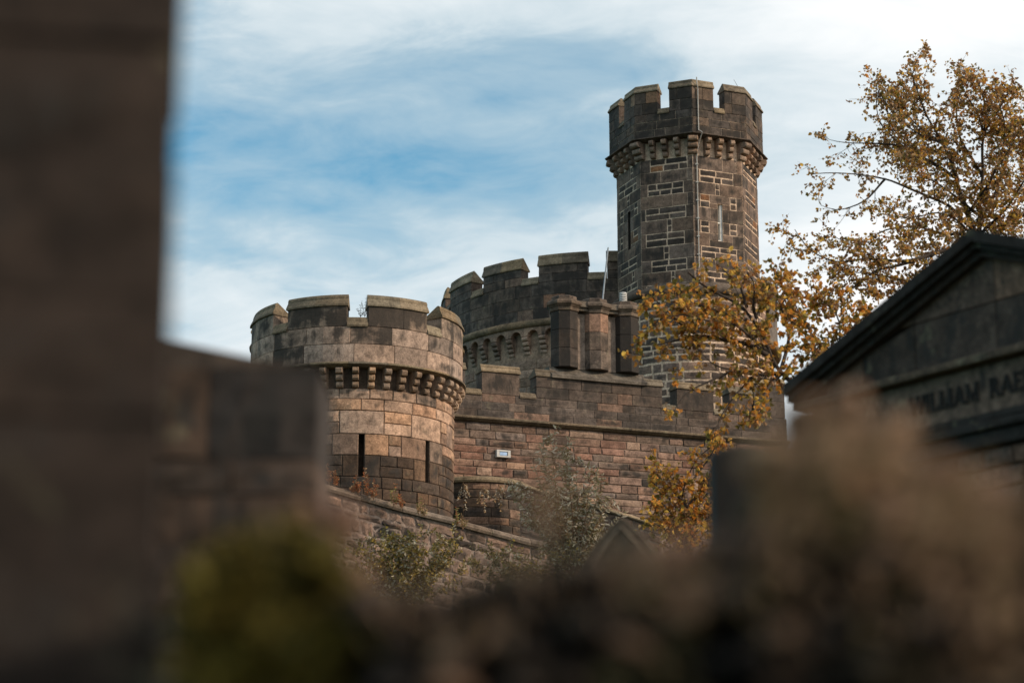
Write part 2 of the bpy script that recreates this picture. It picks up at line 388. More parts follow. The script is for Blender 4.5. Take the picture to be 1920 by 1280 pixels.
# ================================================================== ROUND TURRET
def build_turret():
    Yc = 62.; X = at(669, 700, Yc).x
    sc = 63.9 / F
    Rs, Rp, Rc = 180 * sc, 197 * sc, 204 * sc
    root = thing('round_turret', (X, Yc, ground_z(X, Yc)), 'round sandstone turret with stout merlons and two arrow slits, at the left of the castle', 'tower')
    zf = lambda py, r: at(669, py, Yc - r).z
    S = Cyl(X, Yc, Rs); SP = Cyl(X, Yc, Rp)
    z_cop = zf(573, Rp); z_sill = zf(611, Rp); z_mid = zf(644, Rp); z_par = zf(678, Rp); z_corb = zf(688, Rs + .2); z_sh = zf(728, Rs)
    z_bot = ground_z(X, Yc) - .5
    ua = lambda deg: R(deg) * Rs
    full = math.pi * Rs
    slits = []
    for deg, w in ((7.6, .16), (49.8, .15)):
        slits.append((ua(deg) - w / 2, ua(deg) + w / 2, zf(886, Rs), zf(806, Rs)))
    ch = .325
    zs = [z_sh]
    hs = [.30, .335, .33, .345, .30, .31, .30, .31, .33, .32, .33, .34, .33, .33, .33, .33]
    for h in hs:
        if zs[-1] - h < z_bot + 2: break
        zs.append(zs[-1] - h)
    zs.append(z_bot + .4 * 0 + 1.2); zs = sorted(zs); 
    top = list(reversed(zs))            # top[0]=z_sh
    blocks = []; special = []
    def spec(u0, u1, i0, i1):           # courses i0..i1 counted from the top
        special.append((u0, u1, top[i1 + 1], top[i0])); blocks.append(special[-1])
    zt, zb = slits[0][3], slits[0][2]
    it = min(range(len(top)), key=lambda i: abs(top[i] - zt)); ib = min(range(len(top)), key=lambda i: abs(top[i] - zb))
    slits2 = [(s_[0], s_[1], top[ib], top[it]) for s_ in slits]; blocks += slits2
    mk('mortar_bed', core_vf(S, [full * i / 36 for i in range(-36, 37)], [z_bot, z_par], slits2, .5), MS, root, (.075, .052, .038, .3))
    for s_ in slits:
        a, b = s_[0], s_[1]
        spec(a - .55, b + .55, it - 2, it - 1)                    # lintel block over the slit
        spec(a - .62 - .4 * rnd.random(), a, it, it + 1); spec(b, b + .62 + .5 * rnd.random(), it, it + 1)
        spec(a - .45, a, it + 2, ib - 1); spec(b, b + .45, it + 2, ib - 1)
        spec(a - .5, b + .5, ib, ib)
    for k in range(9):
        u = ua(rnd.uniform(-85, 85)); w = rnd.uniform(.55, .8); i = rnd.choice([2, 3, 6, 8])
        r_ = (u, u + w, top[i + 2], top[i])
        if all(r_[1] < q[0] - .2 or r_[0] > q[1] + .2 or r_[3] <= q[2] + .01 or r_[2] >= q[3] - .01 for q in blocks):
            special.append(r_); blocks.append(r_)
    rects = fill(zs, ua(-93), ua(93), .42, .95, blocks) + special
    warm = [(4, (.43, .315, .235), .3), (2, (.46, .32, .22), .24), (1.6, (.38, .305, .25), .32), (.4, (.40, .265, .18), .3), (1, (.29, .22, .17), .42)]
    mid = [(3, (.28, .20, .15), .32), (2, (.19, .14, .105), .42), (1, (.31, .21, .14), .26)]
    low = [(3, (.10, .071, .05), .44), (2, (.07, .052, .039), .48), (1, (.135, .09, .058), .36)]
    for r_ in rects:
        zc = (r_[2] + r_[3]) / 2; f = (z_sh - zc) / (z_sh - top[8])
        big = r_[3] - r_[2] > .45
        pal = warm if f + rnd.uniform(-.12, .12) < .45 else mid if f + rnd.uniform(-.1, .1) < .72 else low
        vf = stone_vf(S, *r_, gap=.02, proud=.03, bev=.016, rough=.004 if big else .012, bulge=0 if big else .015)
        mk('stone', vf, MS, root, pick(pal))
    # corbels
    for k in range(42):
        deg = 3.6 + k * 360 / 42
        d = (deg + 180) % 360 - 180
        if abs(d) > 100: continue
        o, n_ = S.sec(ua(d))
        mk('corbel', shift(corbel_vf(o, n_, .2, Rc - Rs - .03, z_corb - z_sh), z_corb), MS, root, pick([(2, (.33, .26, .20), .2), (1, (.24, .18, .13), .5), (1, (.36, .27, .19), .1)]))
    # cornice ring in segments
    cp = cornice_prof(Rc - Rs, z_par - z_corb)
    for k in range(18):
        mk('cornice_stone', sweep(arc(S, ua(-180 + k * 20) + .003, ua(-160 + k * 20) - .003), cp, z_corb), MS, root, pick(COP))
    # parapet wall and its two courses
    up = lambda deg: R(deg) * Rp
    TH = .55
    mk('parapet_core', sweep([SP.sec(up(-180 + i * 5)) for i in range(73)], [(-.02, 0), (-.02, z_sill - z_par - .01), (-TH, z_sill - z_par - .01), (-TH, 0)], z_par), MS, root, (.14, .11, .085, .2))
    par = [(3, (.33, .268, .222), .48), (2, (.37, .295, .24), .38), (2.4, (.26, .215, .18), .68)]
    u, lim = up(-96), up(96)
    for (za, zb) in ((z_mid, z_sill), (z_par, z_mid)):
        for r_ in fill([za, zb], u + rnd.random() * .3, lim, .95, 1.5):
            mk('stone', stone_vf(SP, *r_, gap=.012, proud=.01, bev=.008, rough=.003), MS, root, pick(par))
    for k in range(8):
        c0 = -18.3 + 45 * k; a, b = c0 - 17, c0 + 17
        vis = abs((c0 + 180) % 360 - 180) < 125
        # merlon: blocks running through the wall
        m_ = rnd.uniform(.4, .6)
        cuts = [up(a), up(a + 34 * m_), up(b)] if k % 2 else [up(a), up(b)]
        soot = {0: .86, 1: .80}.get(k, .5)
        for q0, q1 in zip(cuts[:-1], cuts[1:]):
            mk('merlon_stone', stone_vf(SP, q0, q1, z_sill, z_cop, gap=.008, proud=.01, depth=TH, bev=.01, rough=.003), MS, root, jitc((.29, .235, .185), .1, soot))
        for q0, q1 in ((a - .6, (a + b) / 2), ((a + b) / 2, b + .6)):
            mk('coping_stone', sweep(arc(SP, up(q0) + .002, up(q1) - .002), coping_prof(TH, .36), z_cop), MS, root, pick(COP))
        mk('sill_stone', sweep(arc(SP, up(b) + .005, up(b + 11) - .005), sill_prof(TH, .30), z_sill - .02), MS, root, pick(COP))
    return X, Yc, Rs, Rp, z_sill, S
TUR = build_turret()

# ================================================================== OCTAGONAL TOWER
def build_oct():
    Yc = 84.; X = at(1289.5, 420, Yc).x
    sc = (Yc * math.cos(PITCH) + Yc * .31 * math.sin(PITCH)) / F
    Rs, Rp, Rc = 132 * sc, 145 * sc, 154 * sc
    root = thing('octagonal_tower', (X, Yc, ground_z(X, Yc)), 'tall octagonal stone tower with pale pointing, a crenellated top and slit windows', 'tower')
    zf = lambda py, r: at(1290, py, Yc - r).z
    z_cop = zf(161, Rp); z_sill = zf(203, Rp); z_par = zf(248, Rp); z_corb = zf(255, Rs + .2); z_sh = zf(290, Rs); z_roll = zf(541, 148 * sc)
    z_bot = zf(760, 146 * sc)
    C8 = math.cos(R(22.5)); s8 = math.sin(R(22.5))
    def face(Rv, k):                     # face k: normal at 22.5+45k degrees from the front
        a = R(22.5 + 45 * k); n = (math.sin(a), -math.cos(a)); t = (math.cos(a), math.sin(a)); ap = Rv * C8
        return Plane(X + ap * n[0], Yc + ap * n[1], t[0], t[1], n[0], n[1]), 2 * Rv * s8
    big = [(4, (.165, .130, .106), .36), (2, (.12, .097, .08), .44), (1, (.195, .15, .118), .25), (.2, (.20, .125, .08), .2)]
    small = [(4, (.080, .068, .060), .35), (2, (.12, .098, .083), .25), (.5, (.24, .13, .068), .1), (1.3, (.052, .046, .042), .3)]
    pale = (.56, .41, .30, .22)
    for k in range(8):
        S, L = face(Rs, k); h = L / 2
        vis = k in (0, 7, 1, 6)
        holes = []
        win = None
        if k == 0:
            uc = -h + L * .535; win = (uc - .115, uc + .115, zf(452, Rs * .85), zf(383, Rs * .85))
        if k == 6:
            uc = .03; win = (uc - .11, uc + .11, zf(470, Rs * .3) , zf(400, Rs * .3))
        if win: holes = [win]
        mk('mortar_bed', core_vf(S, [-h, h], [z_roll - .2, z_par], holes, .32 if k == 0 else 0), MS, root, pale)
        if k == 6:
            mk('slit_recess', core_vf(S, [win[0] - .02, win[1] + .02], [win[2] - .02, win[3] + .02], [win], 1.2, .006), MS, root, (.03, .025, .022, .6))  # lining coloured near-black: the slit's inner shade is put into the colour
        if not vis: continue
        # courses
        zs = [z_sh]
        i = 0
        while zs[-1] > z_roll + .15:
            zs.append(zs[-1] - rnd.uniform(.49, .57)); i += 1
        zs[-1] = z_roll - .05
        for i, (zb, za) in enumerate(zip(zs[:-1], zs[1:])):
            panel = (i + (k % 2)) % 2 == 1
            q0 = rnd.uniform(.24, .36) if not panel else rnd.choice([.2, .3, .42]); q1 = rnd.uniform(.24, .4) if not panel else rnd.choice([.22, .32, .4])
            segs = []
            inwin = win and za < win[3] + .05 and zb > win[2] - .05
            if inwin:
                jl, jr = win[0] - rnd.uniform(.3, .5), win[1] + rnd.uniform(.25, .42)
                # jamb blocks cut round the opening
                top_, bot_ = min(zb, win[3]), max(za, win[2])
                if zb > win[3] + .02: segs.append((jl, jr, win[3], zb, 0))
                if za < win[2] - .02: segs.append((jl, jr, za, win[2], 0))
                segs += [(jl, win[0], bot_, top_, 0), (win[1], jr, bot_, top_, 0)]
                if panel:
                    segs += [(-h, -h + .3, za, zb, 0), (h - .28, h, za, zb, 0)]
                    for (a, b) in ((-h + .3, jl), (jr, h - .28)):
                        if b - a > .12:
                            m_ = (za + zb) / 2 + rnd.uniform(-.04, .04); segs += [(a, b, za, m_, 1), (a, b, m_, zb, 1)]
                else:
                    segs += [(-h, jl, za, zb, 0), (jr, h, za, zb, 0)]
            elif panel:
                segs += [(-h, -h + q0, za, zb, 0), (h - q1, h, za, zb, 0)]
                m_ = (za + zb) / 2 + rnd.uniform(-.03, .03)
                for (c, d) in ((za, m_), (m_, zb)):
                    n_ = rnd.choice([2, 2, 3]); a, b = -h + q0, h - q1
                    cuts = [a] + sorted(a + (b - a) * (j + rnd.uniform(.65, 1.35)) / n_ for j in range(n_ - 1)) + [b]
                    segs += [(x, y, c, d, 1) for x, y in zip(cuts[:-1], cuts[1:])]
            else:
                r_ = rnd.random(); a, b = -h, h
                cut = a + L * rnd.uniform(.38, .62)
                if r_ < .5:
                    w = rnd.uniform(.16, .24); m_ = (za + zb) / 2
                    segs += [(a, cut, za, zb, 0), (cut, cut + w, za, m_, 1), (cut, cut + w, m_, zb, 1), (cut + w, b, za, zb, 0)]
                else:
                    segs += [(a, cut, za, zb, 0), (cut, b - .25, za, zb, 0), (b - .25, b, za, zb, 0)]
            for (a, b, c, d, sm) in segs:
                if b - a < .06 or d - c < .05: continue
                if sm: vf = stone_vf(S, a, b, c, d, gap=rnd.uniform(.04, .075), proud=.014, bev=.012, rough=.008, bulge=.008, jit=.009)
                else: vf = stone_vf(S, a, b, c, d, gap=rnd.uniform(.012, .024), proud=.011, bev=.007, rough=.004)
                mk('stone', vf, MS, root, pick(small if sm else big))
        if win:
            uc = (win[0] + win[1]) / 2; hw = (win[1] - win[0]) / 2
            wf = MB()
            if k == 0:
                fr = thing_part('window', core_vf(S, [win[0] + .01, win[1] - .01], [win[2], win[3]], (), 0, -.27), M_GLASS, root)
                for (a, b, c, d) in ((win[0] + .0, win[0] + .03, win[2], win[3]), (win[1] - .10, win[1] - .0, win[2], win[3]), (win[0], win[1], win[2], win[2] + .05), (win[0], win[1], (win[2] + win[3]) / 2 - .03, (win[2] + win[3]) / 2 + .03)):
                    wf.add(stone_vf(S, a, b, c, d, gap=.002, proud=-.06, depth=.26, bev=.004, rough=0, jit=0))
                mk('window_frame', wf.vf, M_WHITE, fr)
    # corbels: three to a face and a broad one at each angle
    pj = (Rc - Rs) * C8 - .02; hc = z_corb - z_sh
    cpal = [(3, (.27, .205, .155), .22), (1, (.19, .15, .12), .42), (1, (.32, .25, .19), .1)]
    for k in range(8):
        S, L = face(Rs, k)
        for j in (-1, 0, 1):
            o, n_ = S.sec(j * L * .235); mk('corbel', shift(corbel_vf(o, n_, .21, pj, hc), z_corb), MS, root, pick(cpal))
        a = R(45 * k); o = (X + Rs * C8 * math.sin(a), Yc - Rs * C8 * math.cos(a)); n_ = (math.sin(a), -math.cos(a))
        mk('corbel', shift(corbel_vf((o[0] + n_[0] * .1, o[1] + n_[1] * .1), n_, .42, pj + .12, hc * .98), z_corb), MS, root, pick(cpal))
    def vert(Rv, k):
        a = R(45 * k); return ((X + Rv * math.sin(a), Yc - Rv * math.cos(a)), (math.sin(a) / C8, -math.cos(a) / C8))
    for k in range(8):
        mk('cornice_stone', sweep([vert(Rs, k), vert(Rs, k + 1)], cornice_prof((Rc - Rs) * C8, z_par - z_corb), z_corb), MS, root, jitc((.115, .095, .078), .08, .45))
    TH = .5
    par = [(4, (.105, .088, .075), .5), (2, (.08, .07, .06), .6), (1, (.14, .11, .085), .35), (.25, (.30, .20, .13), .1)]
    gap = .245
    for k in range(8):
        S, L = face(Rp, k); h = L / 2
        mk('parapet_core', sweep([vert(Rp, k), vert(Rp, k + 1)], [(-.012, 0), (-.012, z_sill - z_par - .01), (-TH, z_sill - z_par - .01), (-TH, 0)], z_par), MS, root, (.48, .36, .265, .2))
        if k in (0, 7, 1, 6, 2, 5):
            n_ = 3; zs = [z_par + (z_sill - z_par) * i / n_ for i in range(n_ + 1)]
            for r_ in fill(zs, -h, h, .42, .95):
                mk('stone', stone_vf(S, *r_, gap=rnd.uniform(.012, .028), proud=.008, bev=.007, rough=.004), MS, root, pick(par))
            # merlon halves: two courses of through-blocks each side of the gap
            zm = z_sill + (z_cop - z_sill) * rnd.uniform(.42, .58)
            for (a, b) in ((-h, -gap), (gap, h)):
                for (c, d) in ((z_sill, zm), (zm, z_cop)):
                    cut = a + (b - a) * rnd.choice([.35, .5, .65])
                    for (x, y) in ((a, cut), (cut, b)):
                        mk('merlon_stone', stone_vf(S, x, y, c, d, gap=.012, proud=.008, depth=TH - .05, bev=.007, rough=.004), MS, root, pick(par))
            mk('sill_stone', sweep([S.sec(-gap + .004), S.sec(gap - .004)], sill_prof(TH, .26), z_sill - .06), MS, root, pick(COP))
        Sn, _ = face(Rp, k - 1)
        mk('coping_stone', sweep([Sn.sec(gap - .02), vert(Rp, k)], coping_prof(TH, .33), z_cop), MS, root, pick(COP))
        mk('coping_stone', sweep([vert(Rp, k), S.sec(-gap + .02)], coping_prof(TH, .33), z_cop), MS, root, pick(COP))
    # stage below: round, with a fat roll moulding
    Rb = 140 * sc; SB = Cyl(X, Yc, Rb)
    mk('mortar_bed', core_vf(SB, [math.pi * Rb * i / 36 for i in range(-36, 37)], [z_bot - 4, z_roll], (), 0), MS, root, pale)
    mk('sloping_stage', sweep([(SB.sec(math.pi * Rb * i / 24)[0], SB.sec(math.pi * Rb * i / 24)[1]) for i in range(-24, 25)],
                              [(0, -.05), (.02, .0), (-(Rb - Rs * C8) + .02, .42), (-.9, .42), (-.9, -.05)], z_roll + .05), MS, root, jitc((.13, .11, .09), .05, .4))
    for k in range(12):
        u0 = math.pi * Rb * (-1 + k / 6); u1 = math.pi * Rb * (-1 + (k + 1) / 6)
        mk('roll_moulding', sweep(arc(SB, u0 + .002, u1 - .002), [(d + .06, z) for d, z in roll_prof(.155)], z_roll), MS, root, jitc((.105, .09, .075), .1, .35), smooth=False)
    zs = [z_roll - .14]
    while zs[-1] > z_bot - 1.2: zs.append(zs[-1] - rnd.choice([.24, .3, .34, .4]))
    for r_ in fill(sorted(zs), R(-95) * Rb, R(95) * Rb, .4, 1.1):
        mk('stone', stone_vf(SB, *r_, gap=.075, proud=.014, bev=.016, rough=.008, bulge=.008, jit=.014), MS, root, pick([(3, (.16, .127, .106), .25), (2, (.23, .17, .135), .15), (1, (.095, .08, .07), .35)]))
    # conductor pipe down the tower, fixed with clips
    S, L = face(Rs, 0); SPp, Lp = face(Rp, 0)
    u_ = -L / 2 + .16
    pts = [SPp(-Lp / 2 + .18, z_cop + .36, .10), SPp(-Lp / 2 + .18, z_cop + .1, .11), SPp(-Lp / 2 + .24, z_cop - .1, .06), SPp(-Lp / 2 + .24, z_par + .12, .05), SPp(-Lp / 2 + .28, z_par - .05, .3), S(u_ + .02, z_corb - .25, .22), S(u_, z_sh - .1, .06), S(u_, z_roll + .2, .06)]
    pipe = mk('conductor_pipe', tube(pts, [.023] * len(pts), 6), M_LEAD, root)
    for k in range(7):
        z = z_sh - .4 - k * .75
        mk('pipe_clip', box(S(u_, z, .045), .12, .09, .05), M_LEAD, pipe)
    # thin aerial on a merlon
    a0 = at(1382, 156, Yc - 1.5); mk('aerial', tube([a0 + Vector((.1, 0, -.3)), a0 + Vector((-.13, 0, .15))], [.012, .008], 5), M_POLE, root)
    return X, Yc, z_roll
def thing_part(name, vf, mat, root): return mk(name, vf, mat, root)
OCT = build_oct()

# ================================================================== DRUM TOWER
def build_drum():
    Yc = 92.; X = at(1142, 560, Yc).x
    sc = (Yc * math.cos(PITCH) + Yc * .27 * math.sin(PITCH)) / F
    Rp = 312 * sc; Rs = 300 * sc
    root = thing('drum_tower', (X, Yc, ground_z(X, Yc)), 'broad round tower with a sooty crenellated parapet, behind the chimney stack', 'tower')
    # heights measured where the wall passes x=1046 in the photograph
    dx = (1046 - 1142) / 312; Yw = Yc - Rp * math.sqrt(1 - dx * dx)
    zf = lambda py: at(1046, py, Yw).z
    z_cop = zf(495); z_sill = zf(526); z_par = zf(598)
    SP = Cyl(X, Yc, Rp); S = Cyl(X, Yc, Rs); up = lambda d: R(d) * Rp; us = lambda d: R(d) * Rs
    TH = .6
    mk('parapet_core', sweep([SP.sec(up(-180 + i * 4)) for i in range(91)], [(-.015, 0), (-.015, z_sill - z_par - .01), (-TH, z_sill - z_par - .01), (-TH, 0)], z_par), MS, root, (.12, .10, .085, .3))
    zb = ground_z(X, Yc) + 2
    mk('mortar_bed', core_vf(S, [math.pi * Rs * i / 60 for i in range(-60, 61)], [zb, z_par], (), 0), MS, root, (.27, .185, .13, .35))
    pal = [(4, (.108, .092, .078), .46), (2, (.086, .075, .065), .55), (1, (.14, .11, .09), .32), (.2, (.19, .12, .085), .15)]
    n_ = 3; zs = [z_par + (z_sill - z_par) * i / n_ for i in range(n_ + 1)]
    for r_ in fill(zs, up(-93), up(25), .7, 1.5):
        mk('stone', stone_vf(SP, *r_, gap=.014, proud=.008, bev=.008, rough=.003), MS, root, pick(pal))
    for k in range(16):
        a = -51.4 + 22.5 * k + 3.15; b = a + 22.5 - 6.3
        zm = (z_sill + z_cop) / 2
        vis = -120 < ((a + b) / 2 + 180) % 360 - 180 < 40
        if vis:
            for (c, d) in ((z_sill, zm), (zm, z_cop)):
                cut = a + (b - a) * rnd.choice([.2, .3, .6, .8])
                for (x, y) in ((a, cut), (cut, b)):
                    mk('merlon_stone', stone_vf(SP, up(x), up(y), c, d, gap=.012, proud=.008, depth=TH - .04, bev=.008, rough=.003), MS, root, pick(pal))
        else:
            mk('merlon_stone', stone_vf(SP, up(a), up(b), z_sill, z_cop, gap=.012, proud=.008, depth=TH - .04), MS, root, pick(pal))
        m_ = (a + b) / 2
        for (x, y) in ((a - .3, m_), (m_, b + .3)):
            mk('coping_stone', sweep(arc(SP, up(x) + .003, up(y) - .003, .5), coping_prof(TH, .5, .07), z_cop), MS, root, pick(COP))
        mk('sill_stone', sweep(arc(SP, up(b) + .01, up(b + 6.3) - .01, .5), sill_prof(TH, .34, .06), z_sill - .04), MS, root, pick(COP))
    for k in range(24):
        mk('roll_moulding', sweep(arc(SP, up(-180 + 15 * k) + .002, up(-165 + 15 * k) - .002, .3), [(d - .02, z) for d, z in roll_prof(.16)], z_par - .05), MS, root, jitc((.20, .155, .10), .1, .2))
    # arched corbel table
    pj = Rp - Rs + .0; n_c = 58; stepd = 360 / n_c
    z_at = z_par - .2; z_c = z_at - .36; hcb = .95
    cw = .30
    for k in range(n_c):
        d = -180 + k * stepd
        if not -95 < d < 30: continue
        o, nn = S.sec(us(d))
        mk('corbel', shift(corbel_vf(o, nn, cw, pj, hcb, 5), z_c), MS, root, pick([(3, (.32, .25, .20), .25), (1.4, (.22, .17, .135), .45), (.5, (.13, .10, .08), .6)]))
        # arch block spanning to the next corbel
        w = us(stepd); ra = (w - cw) / 2
        pts = [(0, z_at), (w, z_at), (w, z_c), (w / 2 + ra, z_c)] + [(w / 2 + ra * math.cos(t), z_c + ra * math.sin(t)) for t in [math.pi * i / 8 for i in range(1, 8)]] + [(w / 2 - ra, z_c), (0, z_c)]
        u0 = us(d); m = len(pts)
        v = [S(u0 + u, z, pj) for u, z in pts] + [S(u0 + u, z, -.02) for u, z in pts]
        # front as strips between the arch and the top edge
        f = [tuple(range(m)), tuple(reversed(range(m, 2 * m)))] + [(i, i + m, (i + 1) % m + m, (i + 1) % m) for i in range(m)]
        mk('arch_stone', (v, f), MS, root, pick([(2, (.27, .205, .16), .3), (1, (.2, .155, .125), .45)]))
    zs = [z_c - hcb + .0]
    while zs[-1] > zb + 9.0: zs.append(zs[-1] - rnd.choice([.36, .42, .48]))
    lo = [(3, (.26, .20, .155), .25), (2, (.21, .165, .13), .35), (1, (.28, .19, .14), .2)]
    for r_ in fill(sorted(zs), us(-80), us(22), .6, 1.4):
        mk('stone', stone_vf(S, *r_, gap=.03, proud=.03, bev=.02, rough=.015, bulge=.015, jit=.01), MS, root, pick(lo))
build_drum()

# ================================================================== CURTAIN WALL
WD = Vector((math.sin(R(68.7)), math.cos(R(68.7)), 0)); WN = Vector((WD.y, -WD.x, 0))      # along the wall, outwards
W0 = at(1090, 806, 70.); W0.z = 0
SW = Plane(W0.x, W0.y, WD.x, WD.y, WN.x, WN.y)
def wp(px, py, back=0.):             # pixel to (u, z) on the wall plane
    p = at_plane(px, py, Vector((W0.x, W0.y, 0)) - WN * back, WN); return (p - W0).dot(WD), p.z
def build_curtain():
    root = thing('curtain_wall', (W0.x, W0.y, ground_z(W0.x, W0.y)), 'long battlemented wall with sooty ashlar above reddish coursed stone', 'wall')
    TH = .55
    z_str = wp(1090, 806)[1]; z_top = wp(940, 740)[1]; z_m = wp(940, 699)[1]; z_low = wp(1090, 1090)[1]
    uL = wp(780, 800)[0]; uR = wp(1475, 800)[0]
    mk('mortar_bed', core_vf(SW, [uL - 1.5, uR], [z_low, z_str], (), 0), MS, root, (.20, .148, .115, .25))
    mk('parapet_core', sweep([SW.sec(uL - 1.5), SW.sec(uR)], [(0, 0), (0, z_top - z_str - .02), (-TH, z_top - z_str - .02), (-TH, -8), (-.2, -8), (-.2, 0)], z_str), MS, root, (.15, .12, .1, .3))
    # lower reddish courses
    zs = [z_str]
    while zs[-1] > z_low: zs.append(zs[-1] - rnd.choice([.2, .235, .25, .28]))
    red = [(4, (.235, .165, .13), .28), (1.6, (.25, .15, .112), .28), (2.6, (.185, .15, .128), .38), (1.2, (.31, .225, .17), .16), (1.6, (.13, .105, .09), .46)]
    for r_ in fill(sorted(zs), uL, uR, .45, 1.25):
        mk('stone', stone_vf(SW, *r_, gap=.026, proud=.03, bev=.018, rough=.013, bulge=.015, jit=.008), MS, root, pick(red))
    # string course
    n_ = 9
    for k in range(n_):
        a, b = uL + (uR - uL) * k / n_, uL + (uR - uL) * (k + 1) / n_
        mk('string_course_stone', sweep([SW.sec(a + .003), SW.sec(b - .003)], cornice_prof(.24, .16), z_str), MS, root, jitc((.15, .125, .088), .1, .35))
    # parapet ashlar
    zp = z_str + .16; h = (z_top - zp) / 3
    ash = [(4, (.112, .094, .081), .38), (2.4, (.084, .073, .064), .44), (1, (.20, .145, .115), .3), (1, (.155, .128, .108), .34)]
    for r_ in fill([zp, zp + h, zp + 2 * h, z_top], uL, uR, .45, 1.35):
        mk('stone', stone_vf(SW, *r_, gap=.014, proud=.012, bev=.009, rough=.005), MS, root, pick(ash))
    us = lambda px: wp(px, 715)[0]
    merl = [(us(800), us(872), 0), (us(903), us(974), 0), (us(1005), us(1241), 1), (us(1268), us(1337), 0), (us(1366), us(1408), 0), (us(1412), us(1470), 2)]
    for i, (a, b, kd) in enumerate(merl):
        zt = z_m + (.42 if kd == 2 else 0)
        if kd == 0:
            rs = [(a, b, z_top, zt)]
        else:
            zm = (z_top + zt) / 2; rs = fill([z_top, zm, zt], a, b, .5, 1.3)
        for r_ in rs:
            mk('merlon_stone', stone_vf(SW, *r_, gap=.01, proud=.012, depth=TH - .03, bev=.009, rough=.004), MS, root, jitc((.10, .085, .074), .15, .4) if kd != 1 else pick(ash))
        if kd != 1: spans = [(a - .03, b + .03)]
        else: spans = [(a - .03, us(1043)), (us(1207), b + .03)]
        for (x, y) in spans:
            mk('coping_stone', sweep([SW.sec(x), SW.sec(y)], coping_prof(TH, .27), zt), MS, root, pick(COP))
        if i + 1 < len(merl):
            x, y = b, merl[i + 1][0]
            if y - x > .2: mk('sill_stone', sweep([SW.sec(x + .005), SW.sec(y - .005)], sill_prof(TH, .22), z_top - .06), MS, root, pick(COP))
    return z_m, TH
CW = build_curtain()

# ================================================================== CHIMNEY STACK on the wall
def build_chimney():
    z0 = CW[0]; back = .32
    c = [wp(px, 640, back) for px in (1058, 1115, 1172)]
    ctr = SW(c[1][0], z0, -back)
    root = thing('chimney_stack', ctr, 'row of three black-stained polygonal chimney shafts under one moulded cap', 'chimney')
    zt = wp(1090, 591, back)[1]; r0 = .49
    cols_ = [(.062, .053, .046, .85), (.15, .123, .102, .78), (.048, .042, .038, .9)]
    # plinth with sloped tops
    L = c[2][0] - c[0][0]
    mk('plinth', sweep([SW.sec(c[0][0] - .62), SW.sec(c[2][0] + .62)], [(.12, -.02), (.12, .08), (.0, .16), (-.22, .42), (-.9, .42), (-.9, -.02)], z0), MS, root, (.12, .10, .08, .4))
    def octo(cx, cy, r, z):
        return [Vector((cx + r * math.cos(R(22.5 + 45 * i)), cy + r * math.sin(R(22.5 + 45 * i)), z)) for i in range(8)]
    def loft(rings):
        v = [p for r_ in rings for p in r_]; n = len(rings[0]); f = []
        for i in range(len(rings) - 1):
            for j in range(n): f.append((i * n + j, i * n + (j + 1) % n, (i + 1) * n + (j + 1) % n, (i + 1) * n + j))
        f.append(tuple(reversed(range(n)))); f.append(tuple(range((len(rings) - 1) * n, len(rings) * n))); return v, f
    zb = z0 + .40
    for k, (u, _) in enumerate(c):
        p = SW(u, 0, -back); nblk = 3
        for j in range(nblk):
            za = zb + (zt - zb) * j / nblk; ze = zb + (zt - zb) * (j + 1) / nblk
            mk('shaft_stone', loft([octo(p.x, p.y, r0 - .012, za + .004), octo(p.x, p.y, r0, za + .02), octo(p.x, p.y, r0, ze - .02), octo(p.x, p.y, r0 - .012, ze - .004)]), MS, root, jitc((.24, .165, .125) if (k == 1 and j == 2) else cols_[k][:3], .15, .25 if (k == 1 and j == 2) else cols_[k][3]))
        # moulded cap: each shaft's own collar, they merge into one
        h = .42; prof = [(0, 0), (.035, .02), (.04, .12), (.11, .2), (.15, .23), (.15, .31), (.10, .35), (.09, .38), (.0, .42)]
        mk('moulded_cap', loft([octo(p.x, p.y, r0 + d + .002 * k, zt + z + .003 * k) for d, z in prof]), MS, root, jitc((.135, .11, .085), .1, .42))
        mk('cap_block', loft([octo(p.x, p.y, r0 - .03, zt + .40), octo(p.x, p.y, r0 - .03, zt + .52), octo(p.x, p.y, r0 - .07, zt + .55)]), MS, root, jitc((.13, .105, .085), .1, .45))
    for k in (0, 1):
        p, q = SW(c[k][0], 0, -back), SW(c[k + 1][0], 0, -back); m_ = (p + q) / 2
        rot = Matrix.Rotation(math.atan2(WD.y, WD.x), 3, 'Z')
        mk('link_wall', box((m_.x, m_.y, (zb + zt) / 2), .5, .3, zt - zb, rot), MS, root, (.2, .155, .125, .35))
        mk('moulded_cap', MB().add(box((m_.x, m_.y, zt + .24), .5, .84, .11, rot)).add(box((m_.x, m_.y, zt + .13), .5, .66, .12, rot)).add(box((m_.x, m_.y, zt + .35), .5, .7, .11, rot)).vf, MS, root, (.135, .11, .085, .42))
    # white louvred cowl
    p = SW(c[2][0] - .05, 0, -back); zc = zt + .58
    pot = mk('chimney_cowl', tube([Vector((p.x, p.y, zc)), Vector((p.x, p.y, zc + .33))], [.10, .10], 14), paint('cowl_core', (.14, .14, .15), .6), root)
    for k in range(6):
        z = zc + .015 + k * .062
        mk('louvre_ring', tube([Vector((p.x, p.y, z)), Vector((p.x, p.y, z + .012)), Vector((p.x, p.y, z + .036))], [.135, .14, .118], 14), M_WHITE, pot)
build_chimney()
# leaning pole behind the stack
pA, pB = at(1130, 562, 80.5), at(1140, 466, 82.)
po = mk('metal_pole', tube([pA - Vector((.02, 0, 1.2)), pA, pB, pB + Vector((.01, 0, .05))], [.034, .034, .032, .022], 8), M_POLE)
tag(po, 'thin grey metal pole leaning against the dark parapet behind the chimneys', 'pole')

